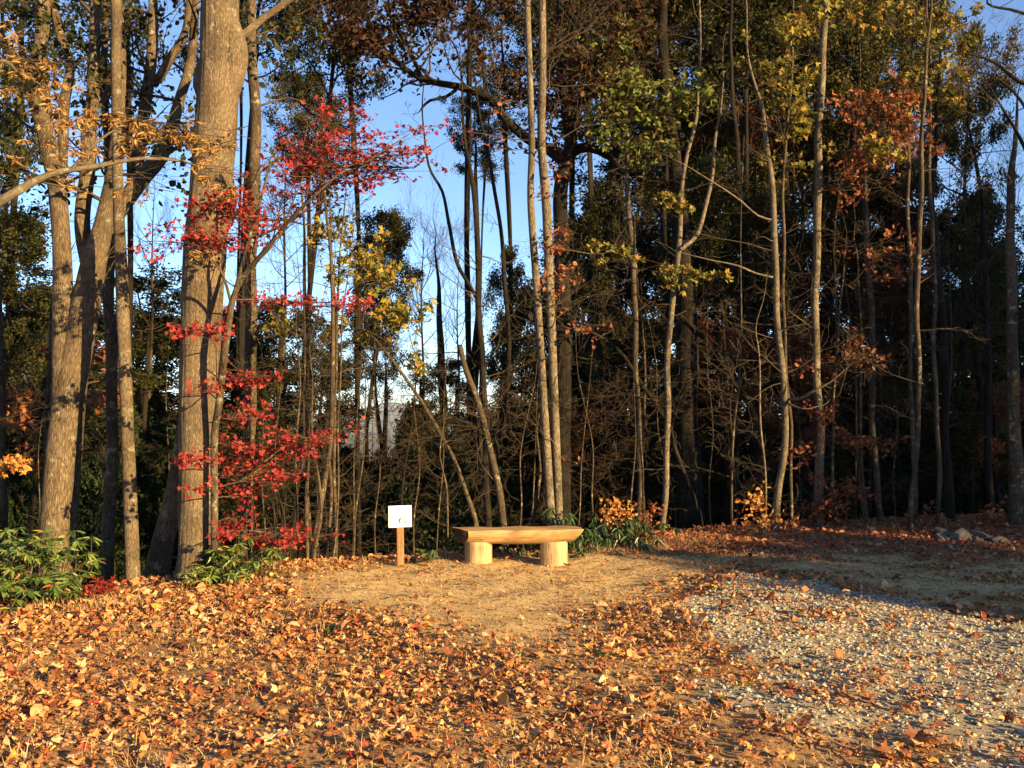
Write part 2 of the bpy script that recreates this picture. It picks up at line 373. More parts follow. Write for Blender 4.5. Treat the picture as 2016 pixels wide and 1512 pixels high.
def masks(x, y):
    wob = .22 * lumps(x, y, 1.6, 1) + .1 * lumps(x, y, 5, 3)
    dirt = np.clip((poly_sd(DIRT, x, y) + wob * 1.4 - .05) / .75 + .5, 0, 1) * np.clip(1.15 + .6 * lumps(x, y * 1.5, 2.6, 8), 0, 1)
    tr = np.clip((poly_sd(TRACK, x, y) + wob * 1.3 - .1) / .4 + .5, 0, 1)
    tr = tr * np.clip(.75 + 1.1 * lumps(x, y * 2.2, 1.2, 4), 0, 1)
    gr = np.clip((poly_sd(GRAV, x, y) + wob * 1.5) / .3 + .5, 0, 1)
    dirt = np.maximum(dirt, tr) * (1 - gr)
    return dirt, gr

# ------------------------------------------------------------------ ground sheet
def axis(lo, hi, fine0, fine1, st, n_out):
    core = np.arange(fine0, fine1, st)
    a = fine0 - np.geomspace(st, fine0 - lo, n_out)[::-1]; b = fine1 + np.geomspace(st, hi - fine1, n_out)
    return np.concatenate([a, core, b])
xs = axis(-9500, 9500, -9, 9, .06, 70); ys = axis(-9500, 9500, 2.5, 16, .06, 80)
X, Y = np.meshgrid(xs, ys); Z = gz(X, Y)
dm, gm = masks(X, Y)
Z = Z + .012 * lumps(X, Y, 4, 2) * (np.abs(X) < 12) + .03 * gm * (np.abs(X) < 12)
mb = MB(); ny, nx = X.shape
i = np.arange(ny - 1)[:, None] * nx + np.arange(nx - 1)[None]
mb.add(np.column_stack([X.ravel(), Y.ravel(), Z.ravel()]), np.stack([i, i + 1, i + nx + 1, i + nx], -1).reshape(-1, 4))
m, n, out = mat('ground_soil')
tc = n.nodes.new('ShaderNodeTexCoord').outputs['Object']
def attr(nm):
    a = n.nodes.new('ShaderNodeAttribute'); a.attribute_name = nm; return a.outputs['Fac']
n1 = noise(n, tc, 60, 5, .7); n2 = noise(n, tc, 7, 5, .6); n3 = noise(n, tc, 220, 3, .7)
litter = ramp(n, [(.3, (.11, .055, .025)), (.5, (.30, .17, .075)), (.7, (.48, .31, .15))], n1)
dirt = ramp(n, [(.28, (.27, .17, .07)), (.5, (.53, .37, .17)), (.72, (.68, .52, .28))], n1)
dirt = mixc(n, dirt, (.27, .16, .065), ramp(n, [(.48, (0, 0, 0)), (.72, (1, 1, 1))], n2))
grav = ramp(n, [(.3, (.16, .125, .08)), (.55, (.34, .28, .19)), (.8, (.50, .42, .29))], n3)
far_ = attr('far')
farc = ramp(n, [(.35, (.035, .028, .018)), (.6, (.07, .06, .035))], noise(n, tc, .02, 8, .7))
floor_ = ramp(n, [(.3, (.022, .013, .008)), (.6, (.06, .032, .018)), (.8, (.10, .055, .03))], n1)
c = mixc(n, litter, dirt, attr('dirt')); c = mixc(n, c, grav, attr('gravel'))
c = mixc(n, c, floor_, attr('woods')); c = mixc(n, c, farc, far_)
h = math_(n, 'ADD', n1, math_(n, 'MULTIPLY', n3, .6))
princ(n, out, c, .95, bump(n, h, .8, .012), .1)
ground = mb.build('ground', m, None, True, 'structure')
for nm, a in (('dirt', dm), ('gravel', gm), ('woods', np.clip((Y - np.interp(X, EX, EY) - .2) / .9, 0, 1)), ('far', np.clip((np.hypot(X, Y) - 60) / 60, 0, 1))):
    at = ground.data.attributes.new(nm, 'FLOAT', 'POINT'); at.data.foreach_set('value', a.ravel().astype(np.float32))

# ------------------------------------------------------------------ trees: hand-laid stems
def stem(mb, pts, d, sides=14, rough=.05, ridge=0, dd=None, bend=.0):
    """pts (px,py,width px); d depth or per-point depths"""
    ds = d if hasattr(d, '__len__') else [d + bend * i for i in range(len(pts))]
    q = [np.append(P(a, b, z), wd / 2 * z / F) for (a, b, wd), z in zip(pts, ds)]
    if pts[-1][2] <= 5 and len(q) > 2:   # let thin tips run out in a wandering point
        e = q[-1] - q[-2]; e[3] = 0; l_ = np.linalg.norm(e[:3]); e = e / (l_ + 1e-9)
        for k in range(3):
            e[:3] = unit(e[:3] + R.randn(3) * .22); nx_ = q[-1].copy(); nx_[:3] += e[:3] * min(l_, .9) * .45; nx_[3] = q[-1][3] * .6; q.append(nx_)
    q = spline(q, .09 if ridge else .12)
    d_ = float(np.ravel(ds)[0])
    if not ridge and d_ > 9.7:
        L_ = np.arange(len(q)) * .12; ph = R.rand(4) * 6.28; am = .011 + .004 * (d_ > 12)
        q[:, 0] += am * (np.sin(L_ * 2.3 + ph[0]) + .6 * np.sin(L_ * 5.1 + ph[1])); q[:, 1] += am * (np.sin(L_ * 1.9 + ph[2]) + .5 * np.sin(L_ * 4.3 + ph[3]))
    tube(mb, q, sides, rough, ridge=ridge); return q
def sprout(wood_, nodes, q, n, L, r, lev, opt, t0=.2, t1=1., side=None):
    for k in range(n):
        i = int(R.uniform(t0, t1) * (len(q) - 1)); a = R.uniform(0, 2 * np.pi)
        if side is not None: a = R.normal(side, .7)
        d = np.array([math.cos(a), math.sin(a) * .8, R.uniform(-.05, opt.get('rise', .6))])
        rr = min(r, q[i, 3] * .6)
        grow(wood_, nodes, q[i, :3], d, L * R.uniform(.5, 1.1), rr, lev, opt)
def hero(name, label, cat, stems, d, bark_, base=None, group=None, tw=None, leaf=None, sides=16, ridge=0, rough=.05):
    """stems: list of point lists, or (points, depths)"""
    p0 = stems[0][0] if isinstance(stems[0], list) else stems[0][0][0]
    d0 = float(np.ravel(d if isinstance(stems[0], list) else stems[0][1])[0])
    b = P(p0[0], p0[1], d0); root = thing(name, label, cat, (b[0], b[1], min(b[2], float(gz(b[0], b[1])))), group)
    qs = []
    for k, s in enumerate(stems):
        pts, ds = (s, d) if isinstance(s, list) else s
        mb = MB(); q = stem(mb, pts, ds, sides if k == 0 else max(8, sides - 6), rough, ridge if k == 0 else ridge * .6); qs.append(q)
        mb.build('trunk' if k == 0 else 'limb', bark_, root, True)
    if tw:
        wd = MB(); nodes = []
        for t in tw:
            sprout(wd, nodes, qs[t.get('q', 0)], t['n'], t['L'], t.get('r', .02), t.get('lev', 2), t.get('opt', dict(kids=(4, 4), wig=.2)), t.get('t0', .2), t.get('t1', 1), t.get('side'))
        wd.build('twigs', t.get('mat', B_TWIG), root, True, 'stuff')
        if leaf and nodes:
            nd = np.array(nodes); keep = R.rand(len(nd)) < leaf.get('keep', 1); lm = MB()
            leaves_at(lm, leaf.get('tm', SIMPLE), nd[keep], leaf['per'], leaf.get('spread', .12), leaf['size'], leaf.get('up', .6))
            lm.build('foliage', leaf['mat'], root, False, 'stuff')
    return root, qs
BARE = dict(kids=(4, 4), wig=.2, ang=.75, up=.05, flat=.5)

# A: forked oak at the left
A, qA = hero('oak_tree', 'grey-brown oak at the left edge that forks into many upright limbs', 'tree', [
    ([(104, 1230, 66), (106, 1060, 54), (117, 930, 54), (132, 800, 54), (150, 700, 54), (168, 600, 54), (184, 520, 46), (200, 460, 38), (212, 400, 30), (222, 340, 25), (232, 250, 22), (238, 150, 20), (236, 0, 18), (238, -120, 16)], [9.3] * 10 + [9.6] * 4),
    ([(122, 880, 40), (125, 780, 44), (126, 690, 42), (124, 600, 38), (121, 480, 33), (112, 370, 33), (92, 270, 34), (82, 190, 32), (80, 110, 27), (86, 30, 25), (92, -90, 20)], [9.32, 9.3, 9.27, 9.25, 9.2, 9.15, 9.1, 9.1, 9.1, 9.2, 9.3]),
    ([(114, 380, 28), (124, 290, 20), (126, 210, 20), (138, 130, 17), (120, 75, 15), (108, 20, 14), (100, -60, 12)], 9.3),
    ([(180, 540, 36), (162, 440, 29), (172, 340, 28), (176, 250, 28), (184, 180, 23), (186, 90, 20), (188, -60, 18)], [9.35, 9.5, 9.6, 9.7, 9.8, 9.9, 10]),
    ([(206, 450, 36), (254, 386, 31), (282, 345, 34), (316, 308, 29), (338, 250, 25), (352, 200, 20), (376, 120, 18), (384, 20, 16), (388, -80, 14)], [9.5, 9.5, 9.55, 9.6, 9.6, 9.7, 9.9, 10, 10]),
    ([(268, 340, 26), (280, 250, 24), (290, 180, 22), (300, 90, 20), (302, -60, 16)], [9.6, 9.8, 10, 10.2, 10.4]),
    ([(310, 160, 18), (338, 110, 17), (362, 72, 15), (372, 10, 12), (376, -80, 10)], [9.9, 9.8, 9.8, 9.8, 9.8]),
    ([(84, 250, 26), (58, 175, 22), (30, 115, 20), (0, 70, 18), (-40, 30, 14)], [9.1, 8.9, 8.7, 8.5, 8.3]),
    ([(198, 212, 15), (214, 178, 12), (222, 120, 8), (226, 60, 4)], 9.8),
    ], 9.3, B_OAK, tw=[dict(q=1, n=5, L=1.6, t0=.5), dict(q=4, n=7, L=1.6, t0=.4), dict(q=5, n=6, L=1.6), dict(q=3, n=6, L=1.5, t0=.4), dict(q=0, n=9, L=1.5, t0=.6), dict(q=7, n=5, L=1.3)],
    leaf=dict(per=5, size=.078, spread=.2, mat=L_GREEN, keep=.5), ridge=.006, sides=48)
hero('leaning_tree', 'slim brown trunk pressed against the foot of the forked oak', 'tree', [
    [(146, 1230, 20), (142, 1100, 20), (144, 1000, 21), (150, 900, 22), (160, 780, 20), (170, 680, 18), (182, 560, 14), (196, 430, 10)]], 9.5, B_SMOOTH, tw=[dict(n=4, L=.8)])
hero('slender_tree', 'tall straight tree with fine pale bark between the forked oak and the widest trunk', 'tree', [
    [(262, 1230, 29), (262, 1130, 28), (255, 960, 25), (249, 800, 23), (242, 600, 24), (234, 420, 21), (229, 220, 19), (229, 0, 21), (228, -120, 20)]], 8.75, B_BIG, sides=40, ridge=.003)
hero('slender_tree', 'darker straight trunk just left of and behind the tall straight one', 'tree', [
    [(213, 1230, 27), (214, 1130, 25), (219, 880, 22), (219, 680, 22), (216, 540, 20), (212, 300, 16), (206, 160, 13), (208, 10, 10), (206, -90, 8)]], 10.2, B_SMOOTH, tw=[dict(n=8, L=.9)])
# D: the widest trunk
D_, qD = hero('big_oak_tree', 'widest ridged trunk left of the sign, with a sawn bulge high up', 'tree', [
    [(378, 1240, 92), (380, 1150, 76), (383, 1120, 69), (386, 1060, 65), (388, 838, 70), (398, 600, 78), (404, 500, 80), (417, 357, 80), (428, 200, 80), (433, 120, 78), (433, 20, 74), (434, -120, 70)],
    ([(446, 205, 34), (455, 160, 46), (461, 120, 54), (462, 90, 50), (452, 40, 36)], 8.78),
    ([(404, 200, 24), (397, 170, 32), (398, 140, 28), (408, 110, 20)], 8.8),
    ([(446, 440, 26), (447, 400, 36), (448, 375, 34), (442, 330, 24)], 8.82),
    ([(455, 78, 30), (482, 66, 14), (516, 38, 13), (552, 12, 13), (600, -25, 12)], [8.9, 8.9, 9, 9.1, 9.2]),
    ], 8.8, B_BIG, sides=110, ridge=.011, rough=.03)
hero('slender_tree', 'upright trunk right of the widest one with red leaves hanging before it', 'tree', [
    ([(486, 1180, 24), (486, 1064, 24), (490, 838, 25), (493, 640, 24), (495, 555, 24), (501, 317, 22), (498, 119, 20), (495, 0, 18), (494, -100, 17)])], 11.0, B_SMOOTH, sides=24, tw=[dict(n=10, L=1.2, t0=.4)], leaf=dict(per=3, size=.09, mat=L_GREEN, keep=.5))
hero('leaning_tree', 'leaning mossy butt of a trunk at the left foot of the widest trunk', 'tree', [
    [(303, 1180, 52), (309, 1130, 48), (323, 1060, 42), (340, 980, 34), (352, 900, 26), (366, 800, 20)]], 9.3, B_OAK, ridge=.004, sides=30)
# G: red maple
MAP, qG = hero('red_maple_tree', 'small maple with bright red leaves against the widest trunk', 'tree', [
    ([(422, 1150, 15), (422, 1076, 14), (422, 960, 14), (422, 858, 14), (432, 790, 14), (444, 679, 14), (452, 624, 13), (458, 590, 12), (478, 545, 11), (506, 512, 10), (536, 476, 9), (575, 428, 7), (620, 385, 5), (670, 340, 3)], [8.6, 8.6, 8.6, 8.6, 8.5, 8.4, 8.4, 8.4, 8.4, 8.3, 8.2, 8.1, 8.0, 8.0]),
    ([(456, 600, 9), (474, 530, 7), (488, 476, 6), (512, 397, 5), (528, 337, 4), (540, 290, 2.5)], [8.4, 8.3, 8.2, 8.2, 8.1, 8.1]),
    ([(454, 592, 7), (436, 535, 5), (400, 490, 4), (370, 462, 2.5)], [8.4, 8.2, 8.0, 7.9]),
    ], 8.6, B_SMOOTH, sides=14, tw=[dict(q=0, n=9, L=.9, t0=.3, r=.008)])
RED = [  # cx,cy,rx,ry,depth,count, attach px,py,d
    (690, 330, 120, 45, 8.0, 420, 600, 400, 8.05), (760, 300, 70, 26, 7.9, 150, 670, 340, 8.0), (630, 300, 75, 50, 8.2, 190, 600, 400, 8.05), (650, 240, 60, 25, 8.2, 80, 560, 440, 8.1), (830, 250, 30, 14, 7.8, 16, 720, 320, 7.95),
    (560, 385, 60, 30, 8.1, 130, 536, 476, 8.2), (430, 405, 55, 18, 7.9, 120, 488, 476, 8.2), (470, 430, 45, 25, 8.0, 90, 488, 476, 8.2), (405, 470, 42, 16, 7.9, 100, 400, 490, 8.0), (320, 475, 45, 40, 8.0, 45, 400, 490, 8.0), (500, 460, 60, 22, 8.1, 60, 506, 512, 8.3),
    (560, 595, 90, 13, 8.0, 130, 458, 590, 8.4), (680, 600, 60, 16, 8.0, 90, 560, 590, 8.2), (400, 650, 42, 10, 7.95, 90, 444, 670, 8.4), (490, 742, 62, 14, 8.0, 150, 440, 700, 8.4), (410, 768, 20, 10, 8.0, 30, 436, 760, 8.45),
    (480, 815, 38, 20, 8.1, 90, 428, 820, 8.5), (385, 905, 26, 18, 8.0, 80, 422, 920, 8.6), (470, 890, 45, 25, 8.1, 150, 424, 880, 8.55), (500, 930, 60, 28, 8.1, 220, 422, 960, 8.6), (590, 865, 60, 18, 8.0, 130, 520, 910, 8.2), (560, 890, 40, 16, 8.05, 80, 500, 930, 8.2),
    (470, 975, 30, 16, 8.1, 60, 422, 980, 8.6), (465, 1022, 30, 20, 8.1, 70, 422, 1030, 8.6), (560, 1052, 62, 15, 8.0, 160, 422, 1050, 8.6), (440, 1050, 14, 16, 8.1, 25, 422, 1060, 8.6), (510, 1070, 30, 10, 8.0, 30, 560, 1055, 8.1), (390, 960, 26, 8, 8.0, 22, 422, 975, 8.6)]
def sprays(root, specs, tmpl, size, lm_mat, wood_mat, singles=0, tiers=True, thick=.25, tw_r=.006):
    wd = MB(); P_, N_, S_ = [], [], []
    for (cx, cy, rx, ry, d, cnt, ax, ay, ad) in specs:
        c = P(cx, cy, d); sx = rx * d / F; sz = ry * d / F
        a = P(ax, ay, ad)
        q = spline([np.append(a, tw_r * 1.2), np.append((a + c) / 2 + R.randn(3) * .03, tw_r), np.append(c, tw_r * .7), np.append(c + np.array([sx * (1 if c[0] > a[0] else -1) * .9, 0, 0]), .002)], .06)
        tube(wd, q, 4)
        k = max(3, cnt // 9)
        cc = c + R.randn(k, 3) * np.array([sx * .55, max(thick, sx * .5) * .5, sz * .5])
        for z in cc:
            i = R.randint(len(q) // 3, len(q)); tube(wd, spline([np.append(q[i, :3], .0035), np.append((q[i, :3] + z) / 2 + R.randn(3) * .015, .0028), np.append(z, .0018)], .08), 3)
        w_ = R.randint(0, k, cnt); p = cc[w_] + R.randn(cnt, 3) * np.array([.055, .055, .03 if tiers else .05])
        P_.append(p); N_.append(rnd_dir(cnt) * (.75 if tiers else 1.1) + np.array([.15, -.45, .75])); S_.append(size * R.uniform(.6, 1.25, cnt))
    wd.build('twigs', wood_mat, root, True, 'stuff')
    P_, N_, S_ = np.concatenate(P_), np.concatenate(N_), np.concatenate(S_)
    o = np.argsort(-S_); si, rest = o[:singles], o[singles:]
    lm = MB(); yaw = R.rand(len(P_)) * 6.28; wh = R.randint(0, len(tmpl), len(P_))
    for k, t in enumerate(tmpl):
        mk = rest[wh[rest] == k]; scatter(lm, t, P_[mk], N_[mk], yaw[mk], S_[mk])
    lm.build('foliage', lm_mat, root, False, 'stuff')
    if singles:
        ms = []
        for t in tmpl:
            b = MB(); b.add(*t); ms.append(b.mesh('leaf', lm_mat))
        rl = np.array(root.location)
        for i in si:
            ob = bpy.data.objects.new('leaf', ms[wh[i]]); C.objects.link(ob); ob.parent = root; ob.location = P_[i] - rl
            nn = Vector(N_[i]).normalized(); ob.rotation_mode = 'QUATERNION'
            ob.rotation_quaternion = nn.to_track_quat('Z', 'Y') @ Quaternion((0, 0, 1), yaw[i]); ob.scale = (S_[i],) * 3
RED = [(r[0], r[1], r[2] * 1.2, r[3] * (1.35 if r[1] < 500 else 1.15), (r[4] + .95 if r[0] > 445 and r[1] > 500 else r[4] + .45 if r[0] > 480 else r[4]), int(r[5] * (1.9 if r[1] < 500 else 1.45)), r[6], r[7], (r[8] + .6 if r[8] < 8.3 and r[1] > 500 else r[8])) for r in RED]
sprays(MAP, RED, MAPLES, .051, L_RED, B_SMOOTH, 290)

# golden-leaved branch reaching in from the left
GB, qq = hero('golden_branch_tree', 'sunlit limb with drooping golden leaves reaching in across the forked oak', 'tree', [
    ([(-420, 620, 50), (-200, 520, 32), (0, 397, 18), (99, 343, 13), (179, 329, 10), (278, 312, 7), (357, 317, 5), (395, 330, 3)], [6.2, 6.3, 6.5, 6.7, 6.9, 7.1, 7.3, 7.4]),
    ([(140, 335, 8), (170, 300, 6), (215, 262, 5), (280, 240, 3)], [6.8, 6.8, 6.9, 7]),
    ([(-200, 520, 24), (-80, 240, 14), (0, 120, 8), (40, 150, 6), (90, 170, 3)], [6.3, 6.3, 6.4, 6.5, 6.6]),
    ([(-420, 900, 90), (-430, 760, 80), (-420, 620, 66), (-380, 300, 50), (-350, 0, 36)], 6.2),
    ], 6.5, B_PALE, tw=[dict(q=0, n=10, L=.5, t0=.4, r=.006, lev=1), dict(q=2, n=5, L=.5, t0=.4, r=.005, lev=1)])
NEEDLE = [lowleaf(.10, .02, .25), lowleaf(.13, -.03, .4)]
def droop_sprays(root, specs, size, m_):
    lm = MB(); wd = MB()
    for (cx, cy, rx, ry, d, cnt) in specs:
        c = P(cx, cy, d); k = max(2, cnt // 10)
        cc = c + R.randn(k, 3) * np.array([rx * d / F * .6, .12, ry * d / F * .6])
        nodes = np.repeat(cc, 10, 0); n_ = len(nodes)
        az = R.rand(n_) * 6.28; el = R.uniform(-1.1, .1, n_)
        dv = np.column_stack([np.cos(az) * np.cos(el), np.sin(az) * np.cos(el), np.sin(el)])
        for z in cc: tube(wd, spline([np.append(z, .0022), np.append(z + np.array([R.randn() * .08, 0, .05]), .003), np.append(z + np.array([R.randn() * .15, .03, .02]), .004)], .06), 3)
        wh = R.randint(0, 2, n_)
        for j in range(2):
            mk = wh == j; scatter_dir(lm, NEEDLE[j], nodes[mk] + R.randn(mk.sum(), 3) * .01, dv[mk], rnd_dir(mk.sum()), size * R.uniform(.6, 1.3, mk.sum()))
    wd.build('twigs', B_TWIG, root, True, 'stuff'); lm.build('foliage', m_, root, False, 'stuff')
droop_sprays(GB, [(20, 90, 40, 40, 6.5, 140), (60, 150, 60, 30, 6.5, 200), (95, 190, 40, 25, 6.6, 130), (120, 235, 50, 30, 6.7, 110), (50, 250, 50, 60, 6.6, 50), (260, 245, 40, 18, 7, 150), (300, 265, 50, 22, 7, 230), (350, 270, 40, 20, 7.1, 140), (385, 290, 28, 20, 7.2, 110), (240, 290, 60, 20, 7, 90), (180, 235, 30, 30, 6.9, 80), (170, 290, 60, 30, 6.9, 60), (395, 345, 22, 22, 7.3, 60), (430, 275, 30, 10, 7.4, 60), (130, 345, 30, 20, 6.8, 50), (250, 390, 40, 40, 7, 40), (430, 378, 40, 12, 7.5, 60), (400, 500, 25, 6, 7.8, 40), (110, 290, 60, 60, 6.8, 50), (20, 330, 30, 40, 6.5, 20)], .062, L_GOLD)

# thin whips between the red maple and the sign
TH = [('pale thin stem rising straight just right of the lowest red leaves', [(606, 1130, 7), (604, 1000, 8), (603, 800, 8), (602, 600, 8), (596, 440, 5), (590, 330, 3)], 10.2),
      ('crooked sapling whose stem bends right then left, between red leaves and sign', [(614, 1130, 11), (622, 1030, 11), (638, 940, 11), (652, 870, 9), (655, 760, 9), (658, 640, 8), (650, 520, 7), (640, 400, 5), (634, 300, 3)], 9.9),
      ('thin sapling leaning right behind the crooked one', [(632, 1130, 6), (645, 1060, 6), (650, 960, 7), (648, 860, 6), (664, 740, 5), (664, 560, 4), (676, 420, 3)], 10.4),
      ('hair-thin whip curving up nearest the sign among the saplings', [(650, 1130, 4), (662, 1070, 4), (667, 960, 4), (666, 800, 4), (672, 650, 3), (690, 520, 2)], 10.0),
      ('thin whip standing left of the straight pale stem', [(586, 1120, 4), (585, 1000, 4), (586, 860, 4), (590, 760, 3), (582, 640, 2)], 10.1),
      ('slim split-barked sapling at the foot of the sapling cluster', [(618, 1130, 10), (622, 1080, 9), (634, 1010, 7), (628, 940, 5), (616, 860, 4), (612, 740, 3)], 9.8)]
for lab, pts, d in TH:
    hero('sapling', lab, 'sapling', [pts], d, B_SMOOTH, sides=8, tw=[dict(n=15, L=.85, r=.006, lev=2, t0=.12, opt=dict(kids=(4, 5), wig=.22, ang=.8, up=.02, flat=.4, rise=.4))])

# I: the double trunk behind the bench
def opt(**k): o = dict(BARE); o.update(k); return o
I1, qI = hero('twin_stem_tree', 'tall tree of two slender pale stems rising just behind the bench', 'tree', [
    ([(1088, 1090, 19), (1085, 1029, 18), (1073, 838, 17), (1064, 679, 15), (1056, 560, 15), (1045, 397, 14), (1047, 290, 13), (1044, 178, 12), (1038, 0, 12), (1036, -120, 11)], 11.4),
    ([(1102, 1090, 18), (1100, 1017, 17), (1093, 838, 18), (1088, 700, 17), (1084, 600, 17), (1076, 417, 18), (1066, 278, 16), (1068, 160, 16), (1068, 60, 15), (1066, -120, 13)], 11.5),
    ], 11.4, B_PALE, sides=22, ridge=.001, tw=[dict(q=1, n=12, L=1.7, r=.011, t0=.35, opt=opt(up=.1)), dict(q=0, n=8, L=1.3, r=.01, t0=.3), dict(q=1, n=8, L=1.1, r=.008, t0=.1, t1=.5)])
sprays(I1, [(1075, 590, 45, 40, 11.2, 40, 1080, 600, 11.4), (1090, 470, 50, 25, 11.1, 50, 1076, 440, 11.4), (1110, 545, 40, 20, 11, 50, 1084, 560, 11.4), (1120, 460, 22, 12, 11, 22, 1080, 450, 11.4), (1060, 380, 40, 20, 11, 25, 1050, 390, 11.4), (1100, 340, 22, 20, 11, 22, 1070, 350, 11.4), (990, 200, 40, 18, 11.2, 20, 1042, 210, 11.4), (960, 280, 30, 20, 11.2, 14, 1042, 290, 11.4), (1150, 640, 60, 30, 11, 26, 1090, 650, 11.4), (1180, 650, 30, 20, 10.9, 12, 1095, 640, 11.4), (1120, 910, 16, 10, 10.9, 6, 1100, 900, 11.4)], SIMPLE, .075, L_RUST, B_TWIG, tw_r=.004)
# the big oak behind
OK2, q2 = hero('oak_tree', 'dark oak behind the twin stems with a long black limb arching to the upper left', 'tree', [
    ([(1112, 1050, 36), (1108, 900, 34), (1110, 700, 32), (1108, 575, 30), (1106, 450, 30), (1106, 357, 28), (1116, 310, 27), (1122, 270, 24), (1112, 210, 18), (1104, 100, 14), (1100, -60, 12)], 14.0),
    ([(1118, 320, 26), (1080, 295, 22), (1037, 274, 20), (997, 238, 18), (965, 195, 18), (925, 178, 17), (898, 170, 14), (850, 160, 13), (818, 147, 11), (790, 128, 10), (740, 100, 7), (690, 90, 4)], [14, 13.9, 13.8, 13.6, 13.5, 13.4, 13.3, 13.2, 13.1, 13, 12.9, 12.8]),
    ([(898, 176, 8), (880, 190, 7), (850, 197, 6), (834, 210, 5)], 13.3),
    ([(1120, 310, 20), (1150, 290, 18), (1195, 305, 15), (1230, 340, 12), (1270, 340, 9)], 14.1),
    ([(1122, 280, 18), (1140, 220, 15), (1160, 150, 12), (1190, 60, 9), (1200, -40, 7)], 14.1),
    ([(960, 196, 10), (950, 120, 8), (930, 60, 7), (935, -40, 5)], 13.5),
    ([(830, 150, 8), (800, 90, 6), (770, 30, 5), (765, -40, 4)], 13.1)],
    14, B_DARK, sides=24, tw=[dict(q=1, n=34, L=1.7, r=.02, t0=.3, opt=opt(up=.15, rise=1.0)), dict(q=4, n=14, L=1.5, t0=.2), dict(q=0, n=14, L=1.6, t0=.65), dict(q=3, n=8, L=1.3), dict(q=5, n=14, L=1.3, t0=.2), dict(q=6, n=16, L=1.4, t0=.2)],
    leaf=dict(per=6, size=.085, spread=.22, mat=L_MAROON, keep=.5))
